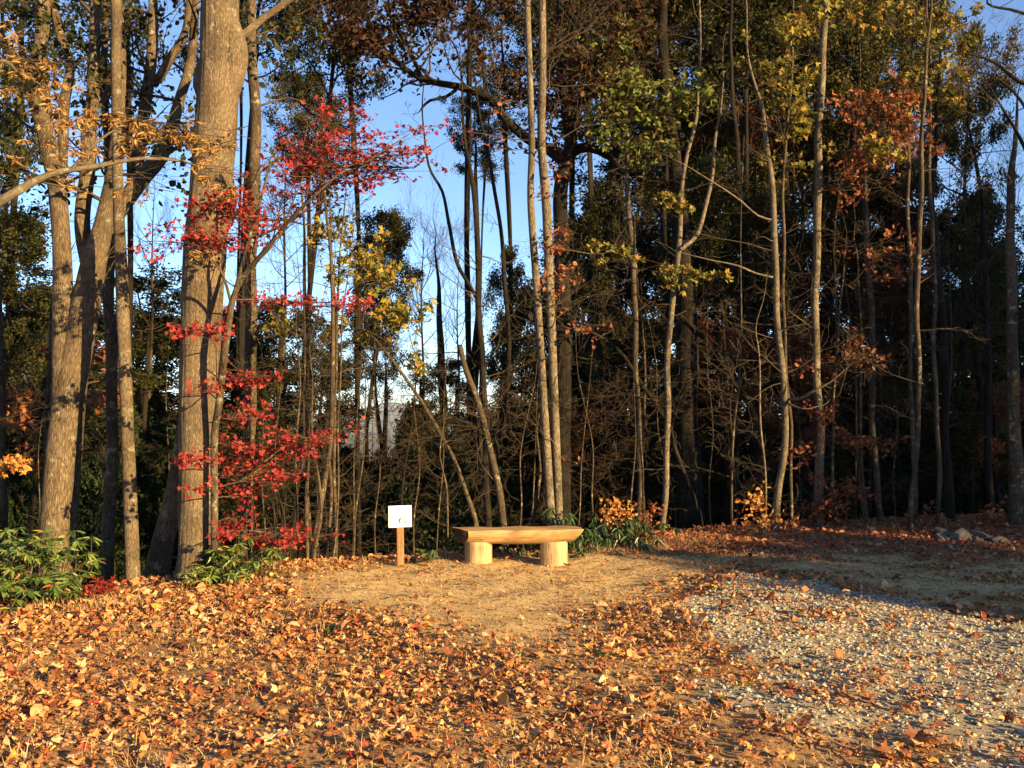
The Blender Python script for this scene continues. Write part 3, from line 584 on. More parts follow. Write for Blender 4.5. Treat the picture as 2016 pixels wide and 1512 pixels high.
# leaning and upright dark stems behind the bench
for lab, pts, d, b_ in [
    ('thin trunk leaning far left, its foot behind the left end of the bench', [(945, 1075, 11), (936, 1020, 10), (920, 975, 9), (894, 902, 9), (858, 838, 8), (814, 770, 7), (770, 707, 6), (748, 680, 4)], 12.0, B_SMOOTH),
    ('brown snapped trunk leaning left behind the middle of the bench', [(993, 1075, 16), (990, 1030, 15), (981, 957, 15), (965, 878, 14), (945, 806, 13), (917, 731, 11), (905, 680, 10)], 11.8, B_SMOOTH),
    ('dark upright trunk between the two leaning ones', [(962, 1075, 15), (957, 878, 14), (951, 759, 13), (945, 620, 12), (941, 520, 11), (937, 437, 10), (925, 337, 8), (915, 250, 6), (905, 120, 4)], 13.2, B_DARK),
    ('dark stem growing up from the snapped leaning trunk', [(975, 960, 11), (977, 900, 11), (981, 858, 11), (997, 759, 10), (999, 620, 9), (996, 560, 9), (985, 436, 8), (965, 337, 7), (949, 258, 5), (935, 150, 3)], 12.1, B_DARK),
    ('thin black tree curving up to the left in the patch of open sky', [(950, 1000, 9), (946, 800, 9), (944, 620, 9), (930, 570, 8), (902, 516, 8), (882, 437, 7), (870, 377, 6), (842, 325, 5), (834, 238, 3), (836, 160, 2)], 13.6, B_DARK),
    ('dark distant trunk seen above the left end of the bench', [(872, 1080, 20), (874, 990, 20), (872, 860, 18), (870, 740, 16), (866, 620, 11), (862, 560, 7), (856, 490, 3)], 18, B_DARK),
    ('thin bare sapling right beside the twin stems, above the bench', [(1046, 1075, 8), (1056, 980, 7), (1062, 920, 5), (1056, 850, 3)], 11.6, B_SMOOTH),
    ('hair-thin sapling rising between sign and bench', [(882, 1100, 4), (882, 1000, 4), (880, 950, 4), (868, 900, 3), (872, 840, 2)], 10.4, B_SMOOTH),
    ('thin leaning stem that rises behind the number sign', [(790, 1080, 5), (792, 980, 5), (798, 900, 4), (812, 820, 3), (818, 760, 3)], 11, B_DARK),
    ('arching trunk bent over to the left from the shaded woods toward the twin stems', [(1384, 1070, 12), (1377, 1020, 10), (1353, 949, 9), (1329, 886, 9), (1306, 820, 9), (1275, 770, 8), (1227, 700, 7), (1175, 660, 6), (1120, 636, 5), (1080, 618, 3)], 13.6, B_DARK),
    ('pale slender tree with a fork high up, standing right of the orange bush', [(1303, 1075, 14), (1305, 1020, 12), (1310, 917, 12), (1316, 798, 12), (1318, 640, 11), (1332, 516, 11), (1341, 417, 9), (1347, 357, 8), (1355, 298, 8), (1369, 238, 7), (1374, 179, 6), (1376, 80, 5), (1380, -40, 4)], 12.9, B_PALE),
    ('pale crooked tree with smooth sunlit bark in front of the shaded woods', [(1530, 1090, 22), (1529, 1044, 17), (1535, 957, 14), (1544, 838, 13), (1539, 719, 13), (1531, 600, 12), (1524, 476, 12), (1514, 317, 10), (1503, 218, 8), (1488, 170, 6), (1470, 90, 4), (1466, 0, 3)], 12.4, B_PALE),
    ('rough-barked straight tree catching sun in its upper half, right of the crooked pale one', [(1614, 1090, 24), (1612, 1040, 22), (1616, 878, 16), (1608, 759, 15), (1606, 600, 15), (1609, 397, 15), (1613, 278, 15), (1617, 159, 14), (1623, 0, 15), (1626, -120, 14)], 13.0, B_PALE),
    ('thin dark trunk at the left end of the rock pile', [(1790, 1110, 12), (1796, 1020, 10), (1803, 878, 9), (1808, 720, 10), (1808, 575, 10), (1811, 357, 9), (1822, 180, 7), (1830, 0, 5)], 12.2, B_SMOOTH),
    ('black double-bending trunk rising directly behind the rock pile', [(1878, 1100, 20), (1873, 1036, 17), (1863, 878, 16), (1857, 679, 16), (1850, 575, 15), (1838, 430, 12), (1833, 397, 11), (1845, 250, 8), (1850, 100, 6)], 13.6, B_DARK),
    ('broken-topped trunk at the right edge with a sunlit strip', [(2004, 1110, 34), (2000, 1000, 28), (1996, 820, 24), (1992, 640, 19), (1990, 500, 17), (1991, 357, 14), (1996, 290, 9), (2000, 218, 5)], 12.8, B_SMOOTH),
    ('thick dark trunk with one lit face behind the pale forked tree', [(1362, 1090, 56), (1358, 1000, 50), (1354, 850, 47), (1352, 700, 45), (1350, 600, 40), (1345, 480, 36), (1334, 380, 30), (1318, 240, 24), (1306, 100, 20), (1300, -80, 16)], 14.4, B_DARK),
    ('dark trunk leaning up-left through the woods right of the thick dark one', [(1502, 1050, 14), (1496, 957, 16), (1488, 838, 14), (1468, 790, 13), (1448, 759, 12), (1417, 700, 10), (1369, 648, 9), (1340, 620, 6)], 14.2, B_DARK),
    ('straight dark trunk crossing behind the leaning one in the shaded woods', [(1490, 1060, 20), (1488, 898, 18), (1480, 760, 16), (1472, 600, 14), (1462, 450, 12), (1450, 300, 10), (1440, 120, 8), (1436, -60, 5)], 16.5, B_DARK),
    ('thin brown trunk with pale patches half way between the crooked tree and rock pile', [(1738, 1090, 13), (1732, 1020, 12), (1722, 878, 12), (1716, 720, 12), (1714, 600, 11), (1708, 460, 10), (1700, 300, 7), (1694, 160, 3)], 13.8, B_SMOOTH),
    ('hair-thin stem left of the brown trunk with pale patches', [(1710, 1090, 7), (1704, 1030, 7), (1697, 878, 6), (1694, 700, 5), (1690, 520, 3)], 13.2, B_SMOOTH),
    ('pencil-thin sapling just left of the crooked pale tree', [(1508, 1090, 4), (1506, 960, 4), (1500, 830, 4), (1494, 700, 3)], 12.3, B_PALE),
    ('dark trunk left of the leaning one in the shaded woods', [(1444, 1060, 14), (1450, 900, 12), (1456, 780, 12), (1470, 640, 10), (1480, 500, 9), (1486, 360, 4)], 15.5, B_DARK),
    ('vertical black trunk above the right end of the bench', [(1240, 1060, 16), (1238, 930, 15), (1214, 800, 13), (1190, 700, 10), (1180, 560, 8), (1176, 420, 4)], 16, B_DARK),
    ('upright dark tree near the right edge between rock pile and broken trunk', [(1950, 1080, 14), (1946, 900, 14), (1944, 700, 12), (1938, 500, 10), (1925, 330, 7), (1905, 240, 4)], 15, B_DARK),
    ('lichened trunk at the far left edge of the view', [(-4, 1150, 28), (0, 1000, 26), (-2, 860, 26), (-6, 700, 24), (-14, 400, 20)], 10.6, B_SMOOTH),
    ]:
    thin = pts[0][2] < 12
    pale = b_ in (B_PALE,)
    hero('sapling' if thin else 'tree', lab, 'sapling' if thin else 'tree', [pts], d, b_, sides=10 if thin else 18,
         tw=[dict(n=9 if thin else 17, L=.7 if thin else 1.15, r=.006 if thin else .011, lev=2, t0=.12 if thin else .22, opt=opt(kids=(4, 4), up=.04, rise=.5))])
# right fork of the pale forked tree, own limb
K = [o for o in bpy.data.objects if o.get('label', '').startswith('pale slender tree with a fork')][0]
mb = MB(); qk = stem(mb, [(1338, 492, 8), (1349, 484, 8), (1373, 460, 9), (1389, 397, 8), (1403, 337, 7), (1413, 258, 6), (1419, 222, 5), (1424, 150, 3)], 12.8, 10); mb.build('limb', B_PALE, K, True)
sprays(K, [(1320, 400, 28, 9, 12.6, 55, 1340, 430, 12.9), (1350, 408, 24, 8, 12.6, 30, 1343, 420, 12.9), (1310, 535, 30, 18, 12.5, 60, 1330, 530, 12.9), (1385, 540, 40, 16, 12.5, 90, 1334, 520, 12.9), (1340, 560, 20, 10, 12.5, 20, 1330, 540, 12.9), (1230, 505, 60, 18, 12.7, 75, 1330, 530, 12.9), (1180, 480, 30, 12, 12.7, 30, 1260, 500, 12.8)], MAPLES, .10, L_YELLOW, B_TWIG, tw_r=.005)
Lx = [o for o in bpy.data.objects if o.get('label', '').startswith('pale crooked tree')][0]
mb = MB()
for pts, dd in [([(1548, 786, 6), (1575, 785, 6), (1600, 770, 5), (1635, 752, 4), (1672, 722, 2)], [12.4, 12.2, 12, 11.9, 11.8]), ([(1524, 546, 5), (1490, 538, 4), (1450, 522, 4), (1400, 512, 3), (1350, 500, 2)], [12.4, 12.3, 12.1, 12, 12]), ([(1518, 434, 5), (1490, 425, 4), (1455, 395, 4), (1420, 370, 3), (1360, 330, 2)], [12.4, 12.3, 12.1, 12, 12]), ([(1545, 790, 5), (1565, 800, 4), (1590, 806, 4), (1612, 800, 2)], [12.4, 12.2, 12, 12])]:
    mb = MB(); q = stem(mb, pts, dd, 6, .02); mb.build('branch', B_PALE, Lx, True)
# twiggy leafing in the upper right, lit clumps
for lab, specs, mt, tm, sz, stempts, d in [
    ('slim tree with golden yellow leaves hanging near the top right of centre', [(1555, 70, 45, 40, 12.2, 130, 1560, 90, 12.6), (1565, 190, 34, 45, 12.2, 150, 1560, 200, 12.6), (1560, 245, 20, 16, 12.2, 40, 1560, 250, 12.6), (1590, 20, 50, 20, 12.4, 90, 1560, 60, 12.6), (1500, 130, 50, 40, 12.8, 90, 1555, 150, 12.6), (1540, 310, 60, 40, 12.6, 60, 1560, 300, 12.6)], L_YELLOW, MAPLES, .10, [(1560, 1075, 7), (1556, 900, 7), (1548, 700, 7), (1540, 400, 6), (1556, 200, 5), (1560, 0, 4), (1562, -60, 3)], 12.6),
    ('slim tree with copper-red leaves high at the right', [(1700, 215, 60, 40, 12.6, 150, 1790, 300, 13), (1750, 200, 60, 50, 12.6, 200, 1790, 300, 13), (1790, 260, 60, 50, 12.8, 180, 1790, 300, 13), (1720, 300, 60, 30, 12.6, 110, 1790, 320, 13), (1690, 350, 60, 50, 13, 90, 1790, 400, 13), (1760, 500, 90, 60, 13, 140, 1790, 500, 13)], L_RUST, MAPLES, .085, [(1800, 1075, 9), (1796, 800, 9), (1790, 500, 8), (1790, 250, 6), (1800, 50, 4)], 13.0),
    ('slim yellow-leaved tree at the upper right beside the open sky', [(1850, 40, 50, 45, 12.6, 150, 1830, 100, 13), (1880, 90, 24, 30, 12.6, 70, 1830, 120, 13), (1830, 160, 70, 40, 12.8, 150, 1830, 180, 13), (1730, 300, 22, 34, 12.3, 70, 1750, 330, 12.9), (1780, 170, 60, 30, 12.8, 90, 1830, 180, 13), (1740, 30, 80, 40, 13, 120, 1830, 100, 13)], L_YELLOW, MAPLES, .10, [(1848, 1075, 9), (1844, 800, 9), (1836, 500, 8), (1830, 200, 6), (1826, 0, 4)], 13.1),
    ('leafy green and yellow tree left of the forked pale one', [(1240, 170, 60, 50, 13, 260, 1230, 240, 13.6), (1200, 230, 50, 40, 13, 160, 1230, 260, 13.6), (1290, 210, 60, 50, 13, 220, 1230, 250, 13.6), (1350, 190, 60, 40, 13, 160, 1240, 220, 13.6), (1230, 280, 70, 30, 13, 140, 1230, 300, 13.6), (1300, 300, 40, 30, 13, 60, 1230, 300, 13.6), (1230, 80, 60, 40, 13.4, 130, 1230, 120, 13.6)], leafmat('leaf_fresh_green', [(0, (.05, .075, .015)), (.5, (.11, .14, .025)), (.85, (.20, .20, .04)), (1, (.30, .22, .05))], .35), SIMPLE, .095, [(1260, 1075, 12), (1256, 800, 12), (1244, 500, 11), (1232, 280, 9), (1230, 100, 6), (1232, -60, 4)], 13.6),
    ('slim shaded sapling with rusty drooping leaves between the straight rough tree and rock pile', [(1690, 700, 70, 40, 13, 150, 1640, 760, 13.2), (1640, 830, 50, 40, 13, 90, 1640, 840, 13.2), (1710, 870, 70, 18, 12.8, 150, 1640, 860, 13.2), (1660, 960, 50, 26, 12.8, 110, 1640, 960, 13.2), (1630, 990, 50, 30, 12.8, 90, 1640, 990, 13.2), (1560, 890, 50, 20, 12.8, 60, 1640, 900, 13.2), (1620, 720, 40, 30, 13, 50, 1640, 740, 13.2)], L_RUST, SIMPLE, .08, [(1652, 1090, 6), (1644, 1000, 6), (1640, 850, 5), (1646, 700, 4), (1660, 560, 3)], 13.2),
    ('slim tree with olive and yellow leaves left of centre, above the crooked sapling', [(700, 520, 60, 40, 10.6, 110, 650, 520, 10.8), (640, 480, 50, 50, 10.8, 110, 650, 500, 10.8), (745, 560, 40, 30, 10.6, 80, 650, 540, 10.8), (780, 630, 60, 24, 10.6, 90, 660, 620, 10.8), (720, 480, 50, 26, 10.8, 70, 650, 500, 10.8), (820, 620, 50, 24, 10.5, 60, 700, 620, 10.7), (560, 640, 60, 24, 10.6, 60, 650, 640, 10.8), (815, 720, 26, 20, 10.3, 42, 720, 650, 10.6), (690, 650, 50, 20, 10.6, 50, 655, 650, 10.8)], L_YELLOW, MAPLES, .085, [(660, 1120, 7), (658, 900, 7), (662, 700, 6), (652, 500, 5), (650, 420, 3)], 10.8),
    ('thin shaded tree with rusty leaves behind the forked oak at far left', [(60, 820, 60, 26, 11, 90, 90, 860, 11.2), (150, 700, 40, 30, 11, 40, 90, 760, 11.2), (60, 900, 50, 22, 11, 60, 90, 900, 11.2), (190, 690, 26, 20, 10.6, 26, 100, 720, 11.2), (200, 780, 34, 12, 10.6, 34, 100, 800, 11.2), (20, 790, 60, 20, 11, 50, 90, 800, 11.2)], L_RUST, MAPLES, .095, [(92, 1160, 7), (90, 900, 7), (96, 700, 6), (110, 560, 4)], 11.2),
    ('low orange maple spray at the far left edge', [(10, 915, 26, 10, 9, 45, -30, 930, 9.2), (-20, 925, 20, 8, 9, 20, -30, 930, 9.2)], L_ORANGE, MAPLES, .08, [(-34, 1180, 6), (-32, 1000, 5), (-30, 900, 4)], 9.2)]:
    root, q_ = hero('slim_tree', lab, 'tree', [stempts], d, B_SMOOTH, sides=10, tw=[dict(n=10, L=.9, r=.007, lev=2, t0=.3, opt=opt(kids=(4, 4), up=.05))])
    sprays(root, [(*q_[:5], int(q_[5] * 1.35), *q_[6:]) for q_ in specs], tm, sz, mt, B_TWIG, tiers=False, thick=.5)

# bare branches in the open sky at the right edge
hero('bare_tree', 'leafless tree reaching curved bare branches into the sky at the right edge', 'tree', [
    [(2180, 1100, 30), (2170, 800, 28), (2150, 500, 26), (2120, 250, 22), (2060, 180, 12), (2010, 160, 8), (1960, 125, 6), (1915, 110, 4), (1880, 105, 2)],
    [(2120, 250, 14), (2050, 60, 9), (2010, 25, 6), (1965, 16, 5), (1940, 8, 4), (1942, -20, 3)],
    [(2060, 300, 8), (2020, 215, 6), (1985, 170, 5), (1940, 145, 3), (1900, 140, 2)],
    [(2100, 400, 9), (2040, 330, 8), (1992, 240, 6), (1965, 195, 4), (1930, 140, 2)]], 12.5, B_DARK, sides=12,
    tw=[dict(q=k, n=9, L=1.0, r=.007, lev=2, t0=.45, opt=opt(kids=(4, 4), up=.06)) for k in range(4)])

# ------------------------------------------------------------------ woods behind: shared crowns, one object per tree
def make_crown(seed, Rr=3.0, H=7.0, limbs=26, per=7, size=.13, gaps=.0, droop=0.):
    R.seed(seed); wd = MB(); nodes = []
    tube(wd, spline([[0, 0, -1, .10], [.1, .05, H * .3, .085], [-.1, 0, H * .65, .05], [0, .1, H * .97, .012]], .4), 7)
    o = dict(kids=(5, 5), wig=.2, ang=.75, up=.07 - droop, flat=.8, tipnodes=3)
    for k in range(limbs):
        t = (k + R.rand()) / limbs; z = H * (.02 + .93 * t); a = k * 2.4 + R.randn() * .4
        rr = Rr * (math.sin(math.pi * (0.18 + .78 * t)) ** .6) * R.uniform(.55, 1.1)
        grow(wd, nodes, np.array([0, 0, z - .3]), np.array([math.cos(a), math.sin(a), R.uniform(.1, .6) - droop]), rr, .035 * (1.2 - t) + .008, 2, o)
    nd = np.array(nodes); lm = MB(); leaves_at(lm, SIMPLE, nd, per, .30, size, .5)
    return wd, lm
CROWNS = []
for k, (Rr, lim, per, sz) in enumerate([(3.0, 26, 11, .115), (3.2, 22, 10, .12), (2.8, 30, 10, .11), (3.0, 18, 8, .115)]):
    wd, lm = make_crown(100 + k, Rr, 7.0, lim, per, sz)
    CROWNS.append((wd.mesh('branches', B_DARK, True), lm.mesh('crown', L_GREEN)))
R.seed(5)
def conifer(seed):
    R.seed(seed); wd = MB(); lm = MB(); nodes = []
    tube(wd, spline([[0, 0, -1, .09], [0, 0, 3, .06], [.05, 0, 7, .01]], .5), 6)
    for k in range(60):
        t = k / 60; z = .2 + 6.6 * t; a = k * 2.4; L = 2.6 * (1 - t) ** .8 * R.uniform(.7, 1.1) + .25
        grow(wd, nodes, np.array([0, 0, z]), np.array([math.cos(a), math.sin(a), -.05]), L, .007, 1, dict(kids=7, wig=.1, ang=.7, up=0, flat=.2, tipnodes=4))
    nd = np.array(nodes)
    leaves_at(lm, [lowleaf(.2, .03), lowleaf(.26, .05)], nd, 13, .42, .19, .9)
    return wd.mesh('branches', B_DARK, True), lm.mesh('crown', L_PINE)
CON = [conifer(201), conifer(202)]; R.seed(6)
TRUNKS = []
for k in range(4):
    tk = MB(); a_ = R.uniform(-.35, .35, 3); b_ = R.uniform(-.3, .3, 3)
    q = spline([[0, 0, 0, .17], [a_[0] * .5, b_[0] * .5, .22, .13], [a_[0], b_[0], .45, .115], [a_[1], b_[1], .7, .10], [0, 0, 1, .08]], .05); tube(tk, q, 10, .06)
    if k == 3: tube(tk, spline([[a_[0], b_[0], .45, .08], [a_[0] + .5, b_[0] + .1, .62, .06], [a_[0] + .6, b_[0], .9, .05], [a_[0] + .9, b_[0], 1.1, .03]], .06), 7, .05)
    TRUNKS.append(tk.mesh('trunk', B_DARK, True))
TRUNK = TRUNKS[0]
def wood_tree(kind, shape, matl, px, d, ytop, ybot, hw, label, group, loc=None):
    if loc is None:
        t = P(px, ytop, d); b = P(px, ybot, d); x, y = t[0], d; zt, zb = t[2], b[2] - .25 * (yb < 700); rad = hw * ((1.05 if 500 < px < 1060 else 1.28) if kind == 'woodland_tree' else 1) * d / F
    else: x, y, zb, zt, rad = loc
    g = float(gz(x, y)); root = thing(kind, label, 'tree', (x, y, g), group or None)
    root.rotation_euler = (0, 0, R.rand() * 6.28)
    br, cr = shape
    if zb - g > .3:
        t_ = link('trunk', TRUNKS[R.randint(4)], root, None, (0, 0, -.15)); s = min(.8, max(.4, rad / 3.2)); t_.scale = (s, s, zb - g + .4); root.rotation_euler = (R.randn() * .04, R.randn() * .05, R.rand() * 6.28)
    for m_, nm in ((br, 'branches'), (cr, 'crown')):
        o = link(nm, m_, root, 'stuff', (0, 0, zb - g)); o.scale = (rad / 2.9, rad / 2.9, (zt - zb) / 7.0)
        if nm == 'crown' and matl is not None:
            o.material_slots[0].link = 'OBJECT'; o.material_slots[0].material = matl
    return root
Gd = ('dark-leaved green tree of the woods behind, seen against the sky', 'green trees of the woods behind')
Gm = ('maroon-leaved tree of the woods behind', 'maroon trees of the woods behind')
Ge = ('near-black evergreen understory tree filling the shaded wood', 'evergreens of the shaded wood')
Gr = ('rust-leaved tree inside the woods behind', 'rusty trees of the woods behind')
BGT = [  # px, d, ytop, ybot, halfwidth, shape, mat, group
    (20, 17, 420, 720, 130, 0, L_GREEN, Gd), (-60, 15, 100, 480, 90, 1, L_GREEN, Gd), (60, 19, -150, 130, 120, 3, L_GREEN, Gd), (250, 18, -160, 190, 120, 3, L_GREEN, Gd),
    (330, 20, 540, 800, 120, 1, L_GREEN, Gd), (180, 22, 560, 800, 110, 2, L_GREEN, Gd), (560, 16, -160, 235, 130, 3, L_OLIVE, Gd), (480, 18, -120, 150, 110, 1, L_GREEN, Gd), (600, 22, 140, 330, 100, 0, L_GREEN, Gd),
    (690, 18, 400, 690, 90, 2, L_OLIVE, Gd), (570, 22, 580, 820, 110, 3, L_GREEN, Gd), (440, 22, 600, 850, 90, 0, L_GREEN, Gd), (720, 17, -180, 110, 120, 3, L_MAROON, Gm), (920, 18, -180, 80, 120, 3, L_MAROON, Gm), (1010, 20, 10, 230, 90, 3, L_GREEN, Gd),
    (920, 20, 190, 330, 70, 1, L_GREEN, Gd), (970, 19, 480, 760, 60, 3, L_GREEN, Gd), (1010, 22, 560, 860, 90, 2, L_GREEN, Gd), (870, 26, 700, 900, 90, 3, L_GREEN, Gd), (780, 24, 620, 800, 60, 3, L_GREEN, Gd),
    (1150, 18, -160, 200, 120, 0, L_OLIVE, Gd), (1290, 19, -160, 160, 130, 1, L_OLIVE, Gd), (1420, 18, -160, 190, 130, 2, L_GREEN, Gd), (1560, 19, -160, 230, 130, 0, L_OLIVE, Gd), (1700, 18, -160, 230, 120, 1, L_OLIVE, Gd), (1800, 20, -160, 260, 100, 2, L_OLIVE, Gd), (1850, 18, 60, 420, 75, 1, L_OLIVE, Gd),
    (1180, 20, 180, 480, 120, 3, L_GREEN, Gd), (1330, 20, 200, 520, 130, 2, L_OLIVE, Gd), (1480, 21, 180, 500, 120, 3, L_RUST, Gr), (1640, 20, 240, 520, 120, 0, L_OLIVE, Gd), (1770, 19, 330, 660, 110, 1, L_MAROON, Gm), (1890, 20, 380, 700, 90, 2, L_GREEN, Gd), (1990, 22, 480, 780, 80, 0, L_GREEN, Gd),
    (1160, 22, 480, 800, 120, 1, L_GREEN, Gd), (1300, 21, 500, 820, 120, 0, L_GREEN, Gd), (1420, 22, 480, 800, 110, 1, L_GREEN, Gd), (1560, 20, 520, 840, 110, 2, L_MAROON, Gm), (1680, 19, 560, 880, 110, 0, L_MAROON, Gm), (1800, 21, 600, 900, 120, 1, L_GREEN, Gd), (1930, 20, 640, 920, 120, 0, L_YELLOW, ('olive-yellow tree deep in the shade behind the rock pile', None)), (2050, 18, 560, 900, 110, 1, L_GREEN, Gd), (1730, 20, 700, 950, 90, 2, L_RUST, Gr),
    (1080, 22, -160, 150, 120, 3, L_GREEN, Gd), (1220, 24, -150, 240, 140, 1, L_GREEN, Gd), (1350, 24, -100, 260, 140, 0, L_GREEN, Gd), (1490, 24, -140, 260, 140, 1, L_GREEN, Gd), (1620, 24, -100, 320, 140, 2, L_GREEN, Gd), (1740, 24, -60, 380, 120, 0, L_GREEN, Gd), (1250, 24, 240, 520, 130, 0, L_GREEN, Gd), (1400, 25, 240, 560, 140, 1, L_GREEN, Gd), (1560, 25, 260, 600, 130, 2, L_GREEN, Gd), (1700, 24, 380, 640, 120, 3, L_MAROON, Gm), (1830, 24, 420, 700, 110, 0, L_GREEN, Gd), (1110, 24, 420, 700, 100, 2, L_GREEN, Gd), (280, 25, 620, 860, 150, 0, L_GREEN, Gd), (60, 24, 620, 880, 150, 1, L_GREEN, Gd), (460, 24, 660, 880, 110, 2, L_GREEN, Gd), (640, 24, 700, 900, 110, 0, L_GREEN, Gd), (1120, 24, 700, 920, 120, 0, L_GREEN, Gd), (1940, 24, 560, 860, 130, 2, L_GREEN, Gd), (1180, 15.5, 380, 640, 80, 3, L_GREEN, Gd), (1420, 15.5, 620, 860, 80, 3, L_RUST, Gr), (1250, 16, 600, 860, 90, 3, L_GREEN, Gd), (1560, 16, 640, 900, 90, 3, L_RUST, Gr), (1700, 15.5, 480, 720, 100, 3, L_MAROON, Gm), (1840, 16, 700, 940, 90, 3, L_GREEN, Gd), (1960, 16, 740, 960, 90, 3, L_RUST, Gr), (1480, 16, 360, 640, 100, 3, L_GREEN, Gd), (1370, 16, 300, 560, 90, 3, L_GREEN, Gd), (1900, 16, 420, 680, 70, 3, L_GREEN, Gd), (240, 16, 700, 900, 80, 3, L_GREEN, Gd), (560, 15, 760, 980, 80, 3, L_GREEN, Gd), (650, 16, 640, 820, 80, 3, L_GREEN, Gd), (480, 15.5, 820, 1040, 80, 0, L_GREEN, Gd), (850, 17, 780, 980, 80, 3, L_GREEN, Gd), (1000, 17, 640, 900, 80, 3, L_GREEN, Gd), (940, 18, 820, 1000, 90, 3, L_GREEN, Gd), (1150, 15, 800, 1000, 80, 3, L_MAROON, Gm), (1330, 15.5, 780, 1000, 90, 3, L_GREEN, Gd), (30, 16, 560, 840, 90, 3, L_GREEN, Gd), (560, 17, 700, 900, 90, 3, L_GREEN, Gd), (1240, 26, 640, 880, 130, 0, L_GREEN, Gd), (1400, 27, 640, 880, 130, 2, L_GREEN, Gd), (1600, 25, 640, 900, 140, 1, L_GREEN, Gd)]
MARKS = [(0, 'the left edge'), (115, 'forked oak'), (255, 'straight trunk'), (400, 'widest trunk'), (640, 'crooked sapling'), (790, 'sign'), (930, 'leaning trunks'), (1070, 'twin stems'), (1310, 'pale forked tree'), (1535, 'crooked tree'), (1800, 'rock pile'), (2010, 'the right edge')]
def between(lab, px):
    xs_ = [m_[0] for m_ in MARKS]; i = int(np.searchsorted(xs_, px))
    return lab + (' beyond the left edge' if i == 0 else ' beyond the right edge' if i >= len(MARKS) else ' between %s and %s' % (MARKS[i - 1][1], MARKS[i][1]))
def where(px, yt, yb, adj, d):
    return between(('nearer ' if d < 17.5 else 'farther ' if d > 21.5 else '') + adj + ' tree, ' + ('top cut off' if yt < 0 else 'high crown' if yb < 500 else 'middle crown' if yb < 760 else 'low crown') + ',', px)
seen_ = {}
for (px, d, yt, yb, hw, sh, mt, (lab, grp)) in BGT:
    adj = {L_GREEN.name: 'dark green', L_OLIVE.name: 'olive gold', L_MAROON.name: 'maroon', L_RUST.name: 'rusty brown', L_YELLOW.name: 'olive yellow'}[mt.name]
    lab = where(px, yt, yb, adj, d); seen_[lab] = seen_.get(lab, 0) + 1; grp = adj + ' trees of the woods behind'
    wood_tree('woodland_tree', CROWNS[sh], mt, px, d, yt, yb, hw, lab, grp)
for k, px in enumerate(range(-150, 2300, 82)):      # understory: evergreens standing on the slope below the edge
    for d in (16.5 + R.rand() * 2, 21 + R.rand() * 3, 28 + R.rand() * 5):
        yt = R.uniform(740, 900) + (0 if px > 1000 or px < 380 else 50)
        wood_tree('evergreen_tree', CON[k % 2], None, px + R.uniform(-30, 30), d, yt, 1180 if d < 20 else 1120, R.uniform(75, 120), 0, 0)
for o in [o for o in C.objects if o.name.startswith('evergreen_tree')]:
    o['label'] = between('near-black evergreen low in the shaded wood', o.location.x / o.location.y * F + 1008); o['group'] = Ge[1]
# leafless trees against the sky
def bare_crown(seed):
    R.seed(seed); wd = MB(); nodes = []; q = spline([[0, 0, -3, .06], [.1, 0, 0, .05], [0, .1, 3, .03], [.1, 0, 6, .008]], .3); tube(wd, q, 7, .03)
    sprout(wd, nodes, q, 30, 2.6, .018, 2, dict(kids=(7, 6), wig=.12, ang=.5, up=.22, flat=.6, rise=1.2), .3, 1); return wd.mesh('crown', B_SMOOTH, True)
BC = [bare_crown(400), bare_crown(401)]
for k, (px, d, yt, yb, hw, lab) in enumerate([(830, 19, 420, 760, 90, 'leafless tree with upright fine twigs in the sky left of the leaning trunks'), (900, 22, 470, 760, 80, 'leafless fine-twigged tree in the sky behind the leaning trunks'), (1990, 18, 225, 560, 70, 'leafless pale tree behind the broken trunk at the right edge'), (760, 21, 560, 800, 70, 'low leafless tree in the sky right of the sapling cluster'), (560, 18, 240, 600, 60, 'leafless tree behind the upper red leaves'), (300, 19, 330, 640, 70, 'leafless tree in the sky left of the widest trunk')]):
    t = P(px, yt, d); b = P(px, yb, d); g = float(gz(t[0], d)); root = thing('bare_tree', lab, 'tree', (t[0], d, g)); s_ = (t[2] - b[2]) / 6.5
    o = link('trunk', TRUNK, root, None, (0, 0, -.2)); o.scale = (.45, .45, b[2] - g); o = link('crown', BC[k % 2], root, 'stuff', (0, 0, b[2] - g)); o.scale = (s_, s_, s_)
# far wood as one mass down the slope
R.seed(9); n_ = 14000; ang = R.uniform(-.75, .75, n_); rr = 30 + 170 * R.rand(n_) ** 1.5
px_, py_ = rr * np.sin(ang), rr * np.cos(ang); hz = R.rand(n_) ** .7 * (6 + 2 * np.sin(px_ * .3) + 2 * np.sin(py_ * .23)) * (.6 + .5 * (np.abs(ang + .1) > .12))
lm = MB(); scatter(lm, SIMPLE[0], np.column_stack([px_, py_, gz(px_, py_) + hz]), rnd_dir(n_), R.rand(n_) * 6.28, .35 + rr * .006 * R.uniform(.6, 1.4, n_))
lm.build('far_woods', leafmat('leaf_far', [(0, (.03, .028, .014)), (.5, (.06, .045, .022)), (1, (.10, .05, .025))], .2), None, False, 'stuff')
bpy.data.objects['far_woods']['label'] = 'distant brown woods falling away down the slope'

